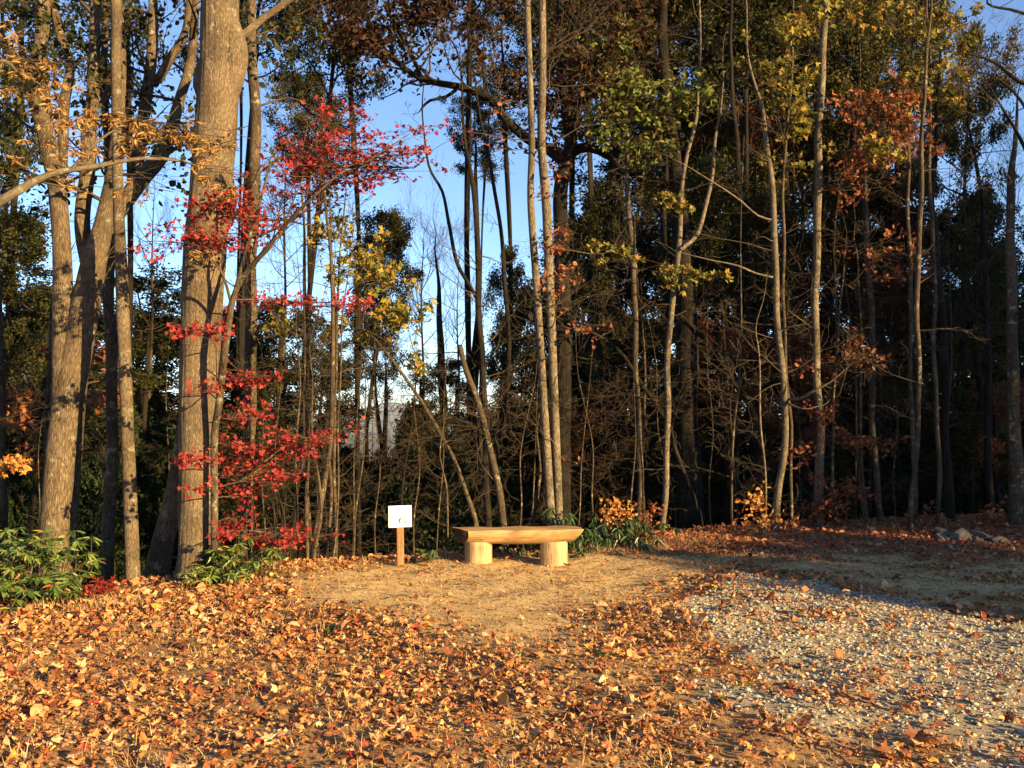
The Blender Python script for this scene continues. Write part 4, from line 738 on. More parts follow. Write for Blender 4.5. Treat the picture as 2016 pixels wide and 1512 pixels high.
# bare saplings whose fine twigs fill the edge of the woods
def bare_sapling(seed):
    R.seed(seed); st = MB(); wd = MB(); nodes = []
    q = spline([[0, 0, -.3, .016], [.05, 0, .8, .014], [-.05, .04, 1.8, .011], [.06, 0, 3.0, .006], [.02, .05, 4.0, .003]], .1); tube(st, q, 6, .05)
    sprout(wd, nodes, q, 15, 1.05, .005, 2, dict(kids=(4, 4), wig=.24, ang=.8, up=.02, flat=.45, rise=.4), .12, 1)
    return st.mesh('stem', B_SMOOTH, True), wd.mesh('twigs', B_TWIG, True)
SAP = [bare_sapling(300 + k) for k in range(4)]; R.seed(11)
for k, (px, d, s) in enumerate([(700, 10.8, .8), (745, 11.4, .75), (690, 12.2, 1), (820, 11.8, .8), (860, 11.2, .7), (905, 12.6, .9), (1010, 12.2, .9), (1130, 12.2, .8), (1180, 13, .9), (1040, 13.5, 1), (560, 11, .9), (530, 12, 1), (330, 10, .8), (180, 10.2, .7), (60, 10.5, .8), (1240, 13.6, .9), (1400, 13.8, .9), (1450, 14, 1), (1580, 13.8, .9), (1680, 14, 1), (1760, 14, .9), (1330, 14.4, 1), (640, 13, 1), (770, 13.6, 1), (960, 14, 1), (1270, 14, 1.6), (1440, 13.2, 1.5), (1600, 14.2, 1.6), (1700, 13.6, 1.4), (1860, 14.4, 1.5), (620, 12.5, 1.3)]):
    x = (px - 1008) / F * d; root = thing('bare_sapling', between('leafless fine-twigged sapling', px), 'sapling', (x, d, float(gz(x, d))), 'bare saplings at the edge of the woods')
    root.rotation_euler = (R.randn() * .05, R.randn() * .06, R.rand() * 6.28); root.scale = (s, s, s)
    a, b = SAP[k % 4]; link('stem', a, root, None, (0, 0, 0)); link('twigs', b, root, 'stuff', (0, 0, 0))

# ------------------------------------------------------------------ shade trees outside the frame, between the sun and the right of the clearing
def pq(p, q): return (p * math.cos(AZ) + q * math.sin(AZ), p * math.sin(AZ) - q * math.cos(AZ))   # q metres toward the sun
tanE = math.tan(EL)
def shade(p, q, h, rad, zb=.2, sh=0):
    x, y = pq(p, q); wood_tree('shade_tree', CROWNS[sh], L_GREEN, 0, 0, 0, 0, 0, 'dense leafy tree on the sunward side of the gravel, beyond the view', 'shade trees beyond the view', (x, y, zb, h, rad))
SHADE = [(8.3, 14, 4.7, 1.1), (9.3, 15, 5.5, 1.3), (10.6, 15, 5.4, 1.3), (11.7, 15, 5.5, 1.3), (8.9, 17, 5.8, 1.3), (10.1, 17.5, 6.1, 1.3), (11.2, 17.5, 6.0, 1.3), (14.0, 15, 9.0, 1.4), (14.6, 18, 11.5, 1.6), (15.5, 15.5, 11.5, 1.8), (17.2, 15, 12.3, 2.1), (16.4, 19, 13, 2.2), (19.5, 16, 13, 2.5), (18.5, 20, 14, 2.5), (22, 17, 13.5, 2.8), (25, 18, 14, 3), (21, 22, 15, 3), (9.6, 20, 6.6, 1.4), (11.2, 21, 6.8, 1.4), (13.2, 20.5, 7.6, 1.3)]
for k, (p, q, h, r) in enumerate(SHADE): shade(p, q, h, r, .1, k % 3)

# ------------------------------------------------------------------ bench
bx, by = P(1018, 1045, 9.82)[0], 9.82; bench = thing('log_bench', 'half-log bench on two stub legs at the edge of the clearing', 'bench', (bx, by, 0))
S = 9.8 / F
mb = MB(); hwid, thk, ztop = .165, .164, .386
prof = [(-hwid, 0)] + [(-hwid * math.cos(a) * (1.02), -thk * math.sin(a) ** .8 if math.sin(a) > 0 else 0) for a in np.linspace(.12, math.pi - .12, 22)] + [(hwid, 0)] + [(hwid * t, .006 * math.cos(t * 3)) for t in (.6, .2, -.2, -.6)]
nP = len(prof); nS = 70; vs = []
for i in range(nS):
    t = i / (nS - 1)
    for (yy, zz) in prof:
        fr = (-yy / hwid + 1) / 2           # 1 at the front
        xl = -130 * S + fr * .20 + (-zz) * .25 - .10 * (-zz / thk) ** 2 * .3
        xr = 129 * S - (-zz) * .72 - (1 - fr) * .05
        x = xl * (1 - t) + xr * t
        wob = 1 + .035 * math.sin(x * 5 + 1) + .02 * math.sin(x * 11 + yy * 9)
        fr2 = fr * (1 if zz > -.01 else .5); vs.append((x, yy * wob - fr2 * (.010 * math.sin(x * 7.3) + .006 * math.sin(x * 19 + 1)), ztop + zz * wob * (1 + .05 * math.sin(x * 2.2 + 2)) + .006 * math.sin(x * 3) + (.004 * math.sin(x * 13 + yy * 8) if zz > -.02 else .003 * math.sin(x * 17 + yy * 14))))
f = [[i * nP + j, (i + 1) * nP + j, (i + 1) * nP + (j + 1) % nP, i * nP + (j + 1) % nP] for i in range(nS - 1) for j in range(nP)]
mb.add(vs, f)
e0 = len(vs); 
for e, base in ((0, 0), (1, (nS - 1) * nP)):
    ring = np.array(vs[base:base + nP]); c = ring.mean(0); off = mb.n
    tri = [[0, 1 + j, 1 + (j + 1) % nP] if e == 0 else [0, 1 + (j + 1) % nP, 1 + j] for j in range(nP)]
    mb.add(np.vstack([c, ring]), tri)
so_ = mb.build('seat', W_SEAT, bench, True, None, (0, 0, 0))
EG = wood('dark_end_grain', (.012, .007, .004), (.035, .019, .009), (.07, .042, .02), 1, 'X'); so_.data.materials.append(EG)  # end faces much darker than the long sides of the seat
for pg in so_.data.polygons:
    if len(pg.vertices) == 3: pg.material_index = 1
es = so_.modifiers.new('e', 'EDGE_SPLIT'); es.split_angle = math.radians(38)
for k, cx in enumerate((941.5, 1090)):
    x0 = P(cx, 1090, 9.80)[0] - bx; mb = MB(); ns = 32; zs = [-.06, .0, .02, .1, .18, .235, .25]
    vs = []
    for z in zs:
        for j in range(ns):
            a = 2 * math.pi * j / ns
            r = .152 * (1 + .03 * math.sin(2 * a + k) + .018 * math.sin(5 * a + 2 * k) + .012 * math.sin(9 * a)) * (1.03 if z <= 0 else 1 - .01 * z) * (.97 if z > .245 else 1)
            vs.append((x0 + r * math.cos(a), r * math.sin(a), z))
    mb.add(vs, [[i * ns + j, i * ns + (j + 1) % ns, (i + 1) * ns + (j + 1) % ns, (i + 1) * ns + j] for i in range(len(zs) - 1) for j in range(ns)])
    mb.add(vs[-ns:] + [(x0, 0, .252)], [[j, (j + 1) % ns, ns] for j in range(ns)])
    mb.build('leg', W_LEG, bench, True, None, (0, 0, 0)).modifiers.new('e', 'EDGE_SPLIT').split_angle = math.radians(50)

# ------------------------------------------------------------------ sign
def box(mb, c, s):
    x, y, z = c; a, b, d = s[0] / 2, s[1] / 2, s[2] / 2
    v = [(x + i * a, y + j * b, z + k * d) for i in (-1, 1) for j in (-1, 1) for k in (-1, 1)]
    mb.add(v, [[0, 1, 3, 2], [4, 6, 7, 5], [0, 4, 5, 1], [2, 3, 7, 6], [0, 2, 6, 4], [1, 5, 7, 3]])
sd = 9.62; p = P(789, 1100, sd); sg = thing('number_sign', 'small white number sign on a short reddish wooden post', 'sign', (p[0], sd, 0))
sg.rotation_euler = (0, math.radians(-1.2), math.radians(9))
SS = sd / F
mb = MB(); box(mb, (0, 0, .27), (.078, .045, .70)); o = mb.build('post', W_POST, sg, False, None, (0, 0, 0)); bv = o.modifiers.new('b', 'BEVEL'); bv.width = .004; bv.segments = 2
zc = P(789, 1016, sd)[2]; wv, hv = 45 * SS, 42 * SS
mb = MB(); box(mb, (0, -.033, zc), (wv, .018, hv)); o = mb.build('panel', plainmat('white_painted_board', (.86, .85, .82), .45), sg, False, None, (0, 0, 0)); bv = o.modifiers.new('b', 'BEVEL'); bv.width = .003; bv.segments = 2
INK = plainmat('grey_ink', (.05, .055, .06), .6)
def ribbon(mb, pts, wds):
    pts = np.array(pts, float); t = np.gradient(pts, axis=0); nn = np.column_stack([-t[:, 1], t[:, 0]]); nn /= np.linalg.norm(nn, axis=1)[:, None]
    wds = np.array(wds)[:, None]; a = pts + nn * wds / 2; b = pts - nn * wds / 2; n = len(pts)
    fr = lambda q, y: np.column_stack([q[:, 0], np.full(n, y), q[:, 1]])
    mb.add(np.vstack([fr(a, -.0435), fr(b, -.0435), fr(a, -.0415), fr(b, -.0415)]), [[i, i + 1, n + i + 1, n + i] for i in range(n - 1)] + [[i, 2 * n + i, 2 * n + i + 1, i + 1] for i in range(n - 1)] + [[n + i, n + i + 1, 3 * n + i + 1, 3 * n + i] for i in range(n - 1)])
mb = MB(); cx, cz = 4.5 * SS, zc - 10.5 * SS; k6 = []
for a in np.linspace(0, 2 * math.pi, 26): k6.append((cx + 6.2 * SS * math.cos(a), cz + 5.2 * SS * math.sin(a)))
wd6 = [.005 + .006 * abs(math.cos(a)) for a in np.linspace(0, 2 * math.pi, 26)]
ribbon(mb, k6, wd6)
st = [(cx - 6.2 * SS, cz), (cx - 6.0 * SS, cz + 3.5 * SS), (cx - 4.4 * SS, cz + 7 * SS), (cx - 1.5 * SS, cz + 9.6 * SS), (cx + 1.2 * SS, cz + 10.8 * SS)]
ribbon(mb, st, [.016, .015, .014, .012, .008]); mb.build('numeral', INK, sg, False, None, (0, 0, 0))
mb = MB(); ribbon(mb, [(-9.5 * SS, zc - 15.5 * SS), (-9.3 * SS, zc - 12.5 * SS), (-9.8 * SS, zc - 10.5 * SS)], [.003, .004, .003])
mb.build('numeral', plainmat('overexposed_ink', (.5, .5, .48), .6), sg, False, None, (0, 0, 0))  # washed-out stroke: overexposure put into its pale colour and partial shape

# ------------------------------------------------------------------ rocks
m, n, out = mat('fieldstone'); tc = n.nodes.new('ShaderNodeTexCoord').outputs['Object']
a = noise(n, tc, 3, 6, .65); b = noise(n, tc, 25, 5, .7)
c = ramp(n, [(.3, (.055, .052, .045)), (.55, (.12, .112, .096)), (.75, (.19, .18, .155))], a); c = mixc(n, c, (.06, .068, .04), math_(n, 'MULTIPLY', ramp(n, [(.55, (0, 0, 0)), (.7, (1, 1, 1))], b), .6))
princ(n, out, c, .9, bump(n, math_(n, 'ADD', a, math_(n, 'MULTIPLY', b, .4)), .9, .03), .2); STONE = m
import bmesh
def rock_mesh(name, seed, sub, mt, flatk=.5):
    r = np.random.RandomState(seed); bm = bmesh.new(); bmesh.ops.create_icosphere(bm, subdivisions=sub, radius=1)
    planes = [(unit(r.randn(3)), r.uniform(.5, .82)) for _ in range(12)]
    for v in bm.verts:
        p = np.array(v.co)
        for nn, h in planes:
            e = p @ nn - h
            if e > 0: p = p - nn * e * .9
        p *= 1 + .03 * math.sin(p[0] * 6 + seed) * math.cos(p[1] * 7)
        v.co = p
    me = bpy.data.meshes.new(name); bm.to_mesh(me); bm.free(); me.materials.append(mt)
    return me
ROCKS = [  # cx, cy, halfw, halfh, d, tilt, label
    (1856, 1048, 24, 8, 11.6, 24, 'grey slab tilted down to the right on the left end of the rock pile'),
    (1858, 1076, 30, 7, 11.0, -2, 'flat pale stone lying in front at the left of the rock pile'),
    (1893, 1059, 24, 17, 11.4, -12, 'largest rounded boulder in the middle of the rock pile'),
    (1857, 1064, 22, 12, 11.5, 10, 'dark stone under the tilted slab of the rock pile'),
    (1920, 1065, 8, 8, 11.1, 0, 'small round stone wedged right of the largest boulder'),
    (1931, 1053, 23, 8, 11.4, 12, 'long reddish slab resting on top of the rock pile'),
    (1964, 1067, 24, 11, 11.2, 18, 'long pale stone sloping down at the right end of the rock pile'),
    (1938, 1074, 22, 7, 11.05, 4, 'low stone at the front foot of the rock pile'),
    (1724, 1068, 6, 3, 12.3, 0, 'lone small stone on the shaded leaves left of the rock pile')]
for k, (cx, cy, hw_, hh, d, tl, lab) in enumerate(ROCKS):
    p = P(cx, cy, d); s = d / F; o = link('rock', rock_mesh('rock', 50 + k, 4, STONE), None, None, p)
    o.scale = (hw_ * s * 1.12, hw_ * s * .9, hh * s * 1.2); o.rotation_euler = (0, math.radians(tl), R.uniform(-.3, .3)); tag(o, lab, 'rock')

# ------------------------------------------------------------------ shrubs
RH = [lowleaf(.17, .05, .12), lowleaf(.15, .03, .3)]
def rhodo(label, specs, size, mt, name='rhododendron_bush', singles=120, whorl=9, droop=-.2, tm=RH):
    """specs: cx, cy, rx, ry, d, whorls"""
    c0 = P(specs[0][0], specs[0][1], specs[0][4]); root = thing(name, label, 'bush', (c0[0], c0[1], float(gz(c0[0], c0[1]))))
    wd = MB(); Pp, Dd, Nn, Ss = [], [], [], []
    for (cx, cy, rx, ry, d, nw) in specs:
        c = P(cx, cy, d); bot = np.array([c[0], d + .1, float(gz(c[0], d + .1)) - .03])
        for k in range(nw):
            a = R.randn(3) * np.array([rx * d / F * .5, .22, ry * d / F * .5]); z = c + a; z[2] = max(z[2], gz(z[0], z[1]) + .05)
            bb = bot + np.array([a[0] * .5 + R.randn() * .05, a[1] * .4, 0])
            tube(wd, spline([np.append(bb, .007), np.append(bb * .45 + z * .55 + R.randn(3) * .04, .005), np.append(z, .003)], .08), 4)
            az = np.arange(whorl) * 2 * np.pi / whorl + R.rand(); el = R.uniform(droop - .5, droop + .6, whorl)
            dv = np.column_stack([np.cos(az) * np.cos(el), np.sin(az) * np.cos(el), np.sin(el)]) + unit(a + 1e-3) * .25
            Pp.append(np.repeat(z[None], whorl, 0)); Dd.append(dv); Nn.append(np.array([[0, 0, 1.]]) + R.randn(whorl, 3) * .25); Ss.append(size * R.uniform(.6, 1.2, whorl))
    wd.build('stems', B_TWIG, root, True, 'stuff')
    Pp, Dd, Nn, Ss = map(np.concatenate, (Pp, Dd, Nn, Ss)); wh = R.randint(0, len(tm), len(Pp)); o = np.argsort(Pp[:, 1] - Ss * 4); si, rest = o[:singles], o[singles:]
    lm = MB()
    for k, t in enumerate(tm):
        mk = rest[wh[rest] == k]; scatter_dir(lm, t, Pp[mk], Dd[mk], Nn[mk], Ss[mk])
    if lm.v: lm.build('foliage', mt, root, False, 'stuff')
    ms = []
    for t in tm:
        b_ = MB(); b_.add(*t); ms.append(b_.mesh('leaf', mt))
    rl = np.array(root.location)
    from mathutils import Matrix
    for i in si:
        Yv = Vector(Dd[i]).normalized(); Xv = Yv.cross(Vector(Nn[i])).normalized(); Zv = Xv.cross(Yv)
        ob = bpy.data.objects.new('leaf', ms[wh[i]]); C.objects.link(ob); ob.parent = root
        ob.rotation_mode = 'QUATERNION'; ob.rotation_quaternion = Matrix((Xv, Yv, Zv)).transposed().to_quaternion(); ob.location = Pp[i] - rl; ob.scale = (Ss[i],) * 3
    return root
rhodo('sunlit green rhododendron at the left edge of the clearing', [(50, 1115, 70, 50, 7.9, 34), (20, 1160, 60, 36, 7.6, 26), (100, 1085, 44, 30, 8.0, 22), (110, 1160, 50, 30, 7.7, 24), (60, 1075, 50, 20, 8.1, 16), (-60, 1110, 60, 60, 7.8, 30), (140, 1140, 22, 22, 7.9, 8)], .105, L_RHODO, singles=280)
rhodo('small rhododendron sprig at the far left frame edge above the larger bush', [(0, 1052, 16, 16, 8.6, 6)], .10, L_RHODO, singles=40)
rhodo('green rhododendron at the right foot of the widest trunk', [(470, 1095, 60, 30, 8.7, 34), (520, 1090, 34, 26, 8.8, 14), (430, 1085, 26, 20, 8.7, 10), (400, 1125, 34, 16, 8.35, 12), (450, 1128, 36, 10, 8.4, 8)], .095, L_RHODO, singles=240)
rhodo('dark green drooping laurel behind the right half of the bench', [(1130, 1040, 50, 26, 10.6, 30), (1210, 1050, 70, 34, 10.9, 46), (1170, 1075, 60, 20, 10.7, 26), (1080, 1020, 20, 16, 10.9, 8), (1050, 1080, 70, 16, 10.7, 22), (1280, 1050, 30, 30, 11.3, 16), (960, 1090, 50, 10, 10.6, 12)], .14, L_RHODO_D, 'laurel_bush', 240, 9, -.8, [lowleaf(.10, .03, .2), lowleaf(.12, .03, .35)])
rhodo('dark pine sapling half hidden behind the lowest red leaves', [(545, 970, 34, 30, 10.2, 20), (560, 1060, 40, 30, 10, 16), (520, 1100, 60, 20, 9.6, 14)], .09, L_PINE, 'pine_sapling', 0, 22, .1, [lowleaf(.03, .01, .02)])
rhodo('small broad-leaved green plant between the sign and the bench', [(838, 1092, 16, 9, 9.75, 5)], .11, L_RHODO, 'seedling', 30, 6, .3, [lowleaf(.3, .06, .1)])
rhodo('low crimson huckleberry shrub at the edge left of the trunks', [(192, 1162, 24, 10, 8.0, 12), (225, 1165, 12, 6, 8.1, 4)], .075, L_RED, 'red_shrub', 60, 9, .5, [lowleaf(.14, .04, .1)])
def leafbush(label, specs, size, mt, tm, cat='bush', name='autumn_bush'):
    c0 = P(specs[0][0], specs[0][1], specs[0][4]); root = thing(name, label, cat, (c0[0], c0[1], float(gz(c0[0], c0[1]))))
    full = [s + (s[0] + R.randn() * 6, 1085, s[4] + .05) for s in specs]; sprays(root, full, tm, size, mt, B_TWIG, tiers=False, thick=.2, singles=60, tw_r=.004); return root
leafbush('bright orange maple seedling clump above the laurel', [(1222, 1000, 30, 11, 10.9, 80), (1190, 1008, 20, 12, 10.9, 30), (1240, 1012, 16, 8, 10.85, 24)], .05, L_ORANGE, MAPLES)
leafbush('orange and brown bush at the foot of the pale forked tree', [(1275, 1010, 24, 18, 11.4, 70), (1290, 1040, 24, 22, 11.4, 70), (1262, 1050, 20, 20, 11.2, 40), (1185, 1028, 16, 12, 10.8, 24)], .055, L_RUST, SIMPLE)
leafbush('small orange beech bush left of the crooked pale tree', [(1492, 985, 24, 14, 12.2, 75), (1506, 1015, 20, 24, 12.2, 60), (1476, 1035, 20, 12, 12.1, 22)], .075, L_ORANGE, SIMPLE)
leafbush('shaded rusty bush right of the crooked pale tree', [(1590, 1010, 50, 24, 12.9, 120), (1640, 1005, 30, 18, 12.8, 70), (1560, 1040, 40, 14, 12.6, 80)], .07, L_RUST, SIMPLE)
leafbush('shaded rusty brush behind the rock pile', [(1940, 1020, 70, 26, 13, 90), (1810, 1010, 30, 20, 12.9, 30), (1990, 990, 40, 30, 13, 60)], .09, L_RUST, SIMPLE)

# ------------------------------------------------------------------ fallen leaves, gravel, straw
R.seed(21)
def area_samples(n, y0=2.6, y1=15.5, pad=1.6):
    y = np.sqrt(R.uniform(y0 ** 2, y1 ** 2, n)); x = R.uniform(-1, 1, n) * (.62 * y + pad); return x, y
def surf(x, y): 
    d_, g_ = masks(x, y); return gz(x, y) + .012 * lumps(x, y, 4, 2) + .03 * g_
N0 = 270000; x, y = area_samples(N0); dm_, gm_ = masks(x, y); beyond = y - np.interp(x, EX, EY)
dens = 1.0 - dm_ * (.95 - .30 * np.clip(lumps(x, y, 2.2, 5), 0, 1)) - gm_ * (.88 - .50 * np.clip(lumps(x, y, 1.5, 7) * 1.5 - .2, 0, 1))
dens *= np.clip(.62 + .5 * lumps(x, y, 1.1, 9) + .25 * lumps(x, y, 4.5, 2), .34, 1); dens = np.where(beyond > 1.2, dens * .25, dens); dens = np.where(np.abs(x) > .62 * y + .7, dens * .4, dens)
keep = R.rand(N0) < dens; x, y = x[keep], y[keep]; gmk = gm_[keep]; dk = dm_[keep] > .5; n_ = len(x)
sz = np.clip(R.lognormal(-3.36, .44, n_) * np.where(R.rand(n_) < .10, 1.55, 1), .015, .115) * np.where(dk, .7, 1) * np.where(gmk > .5, .9, 1)
nr = np.array([[0, 0, 1.]]) + R.randn(n_, 3) * np.array([.36, .36, 0]); nr[:, 2] = 1
up = R.rand(n_) < .07; nr[up, 2] = .25
zz = surf(x, y) + R.uniform(.002, .04, n_) * np.where(dk, .2, 1) + gmk * .015
pos = np.column_stack([x, y, zz]); yaw = R.rand(n_) * 6.28
LOWL = [lowleaf(.30, .2, -.1), lowleaf(.36, -.16, .2), lowleaf(.26, .28, .3), lowleaf(.42, .1, -.25), fan([(0, 0), (.4, .05), (.3, .35), (.5, .6), (.15, .6), (0, 1), (-.15, .6), (-.5, .6), (-.3, .35), (-.4, .05)], .8, .3, 71), fan([(0, 0), (.42, .1), (.25, .5), (.36, .8), (0, .95), (-.3, .6), (-.45, .2)], .9, .4, 72)]
ALL = LITTER + LOWL; nL = len(LITTER)
near = (y < 6.4) & (sz > .04); wh = np.where(near, R.randint(0, nL, n_), nL + R.randint(0, len(LOWL), n_))
infr = (np.abs(x) < .56 * y) & (y > 4.2)
score = np.where(infr & near, sz / y * (1 + (zz - surf(x, y)) * 4), -1); order = np.argsort(-score); big = order[:290]; rest = order[290:]
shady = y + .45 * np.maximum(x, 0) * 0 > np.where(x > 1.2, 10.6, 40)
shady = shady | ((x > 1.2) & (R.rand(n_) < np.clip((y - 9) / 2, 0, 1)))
lm = MB(); lm2 = MB()
for k, t in enumerate(ALL):
    mk = rest[(wh[rest] == k) & ~shady[rest]]; scatter(lm, t, pos[mk], nr[mk], yaw[mk], sz[mk])
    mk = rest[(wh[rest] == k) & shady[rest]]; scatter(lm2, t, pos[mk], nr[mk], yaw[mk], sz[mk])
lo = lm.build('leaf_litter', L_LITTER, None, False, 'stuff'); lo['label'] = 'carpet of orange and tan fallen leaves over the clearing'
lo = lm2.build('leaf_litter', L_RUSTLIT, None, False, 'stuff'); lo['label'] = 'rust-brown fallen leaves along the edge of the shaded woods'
def pieces(name, tmpls, mt, idx, wh_):
    ms = []
    for t in tmpls:
        b_ = MB(); b_.add(*t); ms.append(b_.mesh(name, mt))
    for i in idx:
        ob = bpy.data.objects.new(name, ms[wh_[i]]); C.objects.link(ob); ob.parent = ground; ob.location = pos[i]
        ob.rotation_mode = 'QUATERNION'; ob.rotation_quaternion = Vector(nr[i]).normalized().to_track_quat('Z', 'Y') @ Quaternion((0, 0, 1), yaw[i]); ob.scale = (sz[i],) * 3
pieces('leaf', LITTER, L_LITTER, big, wh)
# small crumbs of leaf and straw on the bare dirt
N3 = 26000; x3 = R.uniform(-3.5, 8, N3); y3 = R.uniform(6, 11.6, N3); d3, _ = masks(x3, y3); k3 = R.rand(N3) < d3 * .9; x3, y3 = x3[k3], y3[k3]; n3_ = len(x3)
lm = MB(); nn3 = np.array([[0, 0, 1.]]) + R.randn(n3_, 3) * .4; wh3 = R.randint(0, 3, n3_)
for k in range(3):
    mk = wh3 == k; scatter(lm, LOWL[k], np.column_stack([x3, y3, surf(x3, y3) + .003])[mk], nn3[mk], (R.rand(n3_) * 6.28)[mk], R.uniform(.008, .028, mk.sum()))
lo = lm.build('leaf_crumbs', L_LITTER, None, False, 'stuff'); lo['label'] = 'small crumbs of leaf and bark strewn over the bare dirt'
# gravel
m, n, out = mat('gravel_stone'); g = n.nodes.new('ShaderNodeNewGeometry'); oi = n.nodes.new('ShaderNodeObjectInfo')
r_ = math_(n, 'FRACT', math_(n, 'ADD', g.outputs['Random Per Island'], oi.outputs['Random'])); tc = n.nodes.new('ShaderNodeTexCoord').outputs['Object']
c = ramp(n, [(0, (.13, .105, .075)), (.3, (.30, .25, .175)), (.6, (.46, .39, .28)), (.85, (.64, .56, .43)), (1, (.38, .26, .15))], r_)
b = noise(n, tc, 90, 3, .7); princ(n, out, mixc(n, c, mixc(n, c, (.6, .6, .6), 1.0, 'MULTIPLY'), b), .85, bump(n, b, .4, .004), .25); GST = m
def rock_t(seed):
    me = rock_mesh('t', seed, 1, GST); v = np.array([q.co for q in me.vertices]); f = np.array([list(q.vertices) for q in me.polygons]); bpy.data.meshes.remove(me)
    r = np.random.RandomState(seed); v = v * np.array([.5 * r.uniform(.8, 1.2), .5 * r.uniform(.6, 1), .5 * r.uniform(.4, .7)]); return v, f
GT = [rock_t(k) for k in range(8)]
N1 = 165000; x, y = area_samples(N1, 3.0, 10.5, 2.5); _, g_ = masks(x, y); keep = R.rand(N1) < g_ * .80 * (x > 0); x, y = x[keep], y[keep]; n_ = len(x)
sz = np.clip(R.lognormal(-3.62, .38, n_), .012, .07); pos = np.column_stack([x, y, surf(x, y) + R.uniform(-.010, .008, n_)])
nr = np.array([[0, 0, 1.]]) + R.randn(n_, 3) * .35; yaw = R.rand(n_) * 6.28; wh = R.randint(0, 8, n_)
score = np.where((np.abs(x) < .57 * y) & (y > 4.2), sz / y, -1); order = np.argsort(-score); big = order[:290]; rest = order[290:]
lm = MB()
for k, t in enumerate(GT):
    mk = rest[wh[rest] == k]; scatter(lm, t, pos[mk], nr[mk], yaw[mk], sz[mk])
lo = lm.build('gravel', GST, None, False, 'stuff'); lo['label'] = 'pale crushed gravel of the drive at the right'
pieces('stone', GT, GST, big, wh)
# straw and dry grass
def blades(name, x, y, h, lean, mt, label, wid=.0022):
    n_ = len(x); az = R.rand(n_) * 6.28; base = np.column_stack([x, y, surf(x, y) - .005]); dv = np.column_stack([np.cos(az), np.sin(az), np.zeros(n_)])
    tip = base + dv * (h * lean)[:, None] + np.array([0, 0, 1.]) * (h * np.sqrt(np.maximum(1 - lean ** 2, .003)))[:, None]; mid = (base + tip) / 2 + np.array([0, 0, 1.]) * (h * .12)[:, None]
    sd = np.column_stack([-np.sin(az), np.cos(az), np.zeros(n_)]) * wid
    V = np.stack([base - sd, base + sd, mid + sd * .8, mid - sd * .8, tip + sd * .15, tip - sd * .15], 1); f = np.array([[0, 1, 2, 3], [3, 2, 4, 5]])
    mb = MB(); mb.add(V.reshape(-1, 3), (f[None] + (np.arange(n_) * 6)[:, None, None]).reshape(-1, 4)); o = mb.build(name, mt, None, False, 'stuff'); o['label'] = label
N2 = 90000; x, y = area_samples(N2, 3, 11.5, 1); dm_, g_ = masks(x, y); keep = R.rand(N2) < (1 - g_ * .95) * np.where(dm_ > .4, .45, np.clip(.35 + lumps(x, y, 1.4, 12), .1, 1)); x, y = x[keep], y[keep]; n_ = len(x)
blades('straw', x, y, R.uniform(.03, .15, n_), R.uniform(.93, 1.0, n_), L_STRAW, 'dry straw lying between the fallen leaves')
cx = []; cy = []
for k in range(360):
    a, b = area_samples(1, 3.4, 10.5, .6); d_, g_ = masks(a, b)
    if g_[0] > .3 or d_[0] > .5 : continue
    q = R.randint(8, 34); cx.append(a + R.randn(q) * .05); cy.append(b + R.randn(q) * .05)
for (px, py, s_, q) in [(200, 1195, .35, 500), (1290, 1068, .5, 900), (1200, 1085, .4, 400), (1360, 1075, .4, 350), (1450, 1068, .6, 300)]:
    h_ = hit(px, py); cx.append(h_[0] + R.randn(q) * s_); cy.append(h_[1] + R.randn(q) * s_ * .4)
x = np.concatenate(cx); y = np.concatenate(cy); n_ = len(x)
blades('dry_grass', x, y, R.uniform(.04, .13, n_), R.uniform(.35, .97, n_), L_STRAW, 'tufts of dry tan grass standing in the leaves', .0018)
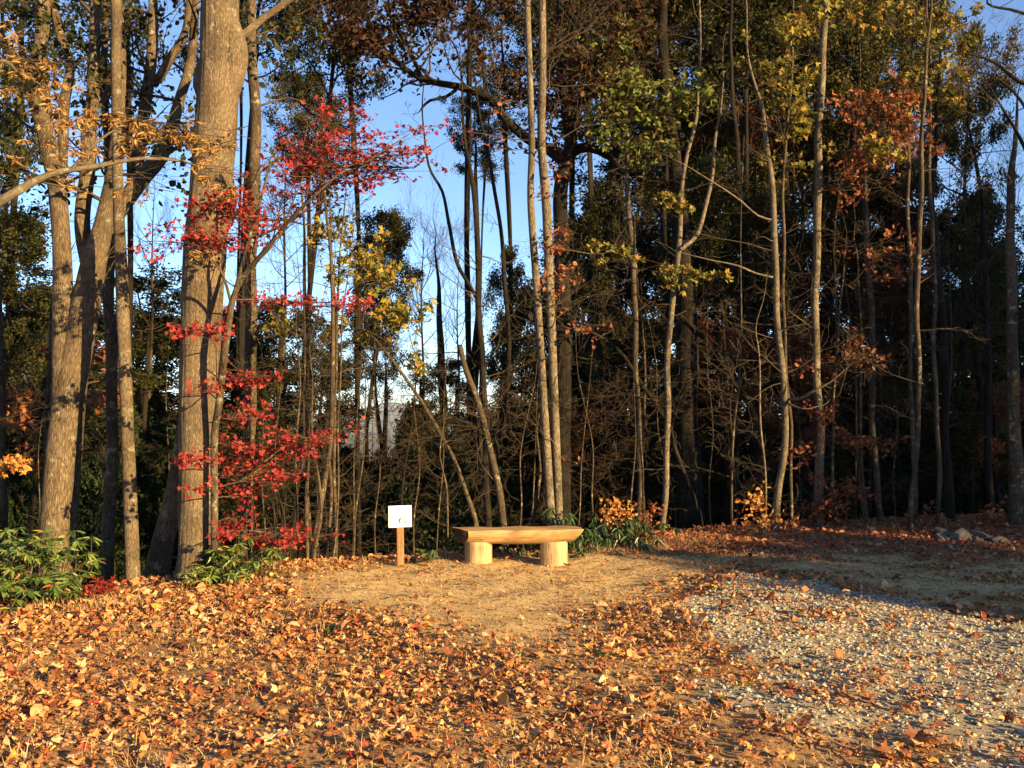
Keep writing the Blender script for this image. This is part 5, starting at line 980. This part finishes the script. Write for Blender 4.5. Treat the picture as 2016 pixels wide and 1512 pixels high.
# twigs lying about and a few green weeds
mb = MB()
for k in range(420):
    a, b = area_samples(1, 3.4, 11.5, .6); g = float(surf(a, b)[0]); t = R.rand() * 6.28; L = R.uniform(.08, .35)
    p0 = np.array([a[0], b[0], g + .012]); p1 = p0 + np.array([math.cos(t) * L, math.sin(t) * L, R.uniform(0, .05)])
    tube(mb, spline([np.append(p0, .003), np.append((p0 + p1) / 2 + R.randn(3) * L * .08, .0026), np.append(p1, .0015)], .05), 4)
o = mb.build('fallen_twigs', B_TWIG, None, True, 'stuff'); o['label'] = 'thin fallen twigs scattered over the leaves and dirt'
for k, (px, py, lab) in enumerate([(1022, 1305, 'green weed in the leaves straight below the bench'), (1190, 1300, 'low yellow-green weed left of the gravel'), (808, 1388, 'tiny pale green weed among leaves below the sign'), (650, 1250, 'faint green weed in the leaves below the sapling cluster'), (1420, 1395, 'small weed at the lower edge of the gravel'), (1965, 1245, 'yellow-green weed at the right edge of the gravel')]):
    h_ = hit(px, py); root = thing('weed', lab, 'weed', h_); lm = MB(); q = 9; az = R.rand(q) * 6.28; el = R.uniform(.2, 1.1, q)
    dv = np.column_stack([np.cos(az) * np.cos(el), np.sin(az) * np.cos(el), np.sin(el)]); scatter_dir(lm, lowleaf(.26, .06, .2), np.repeat(h_[None], q, 0) + np.array([0, 0, .02]), dv, np.array([[0, 0, 1.]]) + R.randn(q, 3) * .3, R.uniform(.04, .08, q))
    lm.build('foliage', L_RHODO, root)
tr = sum(len(o.data.loops) - 2 * len(o.data.polygons) for o in {o.data.name: o for o in C.objects if o.type == 'MESH'}.values())
print('TRIS', tr, 'objects', len(C.objects))
# ------------------------------------------------------------------ air
mb = MB(); box(mb, (0, 0, 45), (19400, 19400, 300)); hz_ = mb.build('haze', None, None, False, 'stuff'); hz_['label'] = 'thin pale haze in the air over the valley'
m = bpy.data.materials.new('air'); m.use_nodes = True; n = m.node_tree; n.nodes.clear(); out = n.nodes.new('ShaderNodeOutputMaterial'); v = n.nodes.new('ShaderNodeVolumePrincipled')
v.inputs['Density'].default_value = .00007; v.inputs['Color'].default_value = (.75, .86, 1, 1); n.links.new(v.outputs[0], out.inputs['Volume']); hz_.data.materials.append(m)
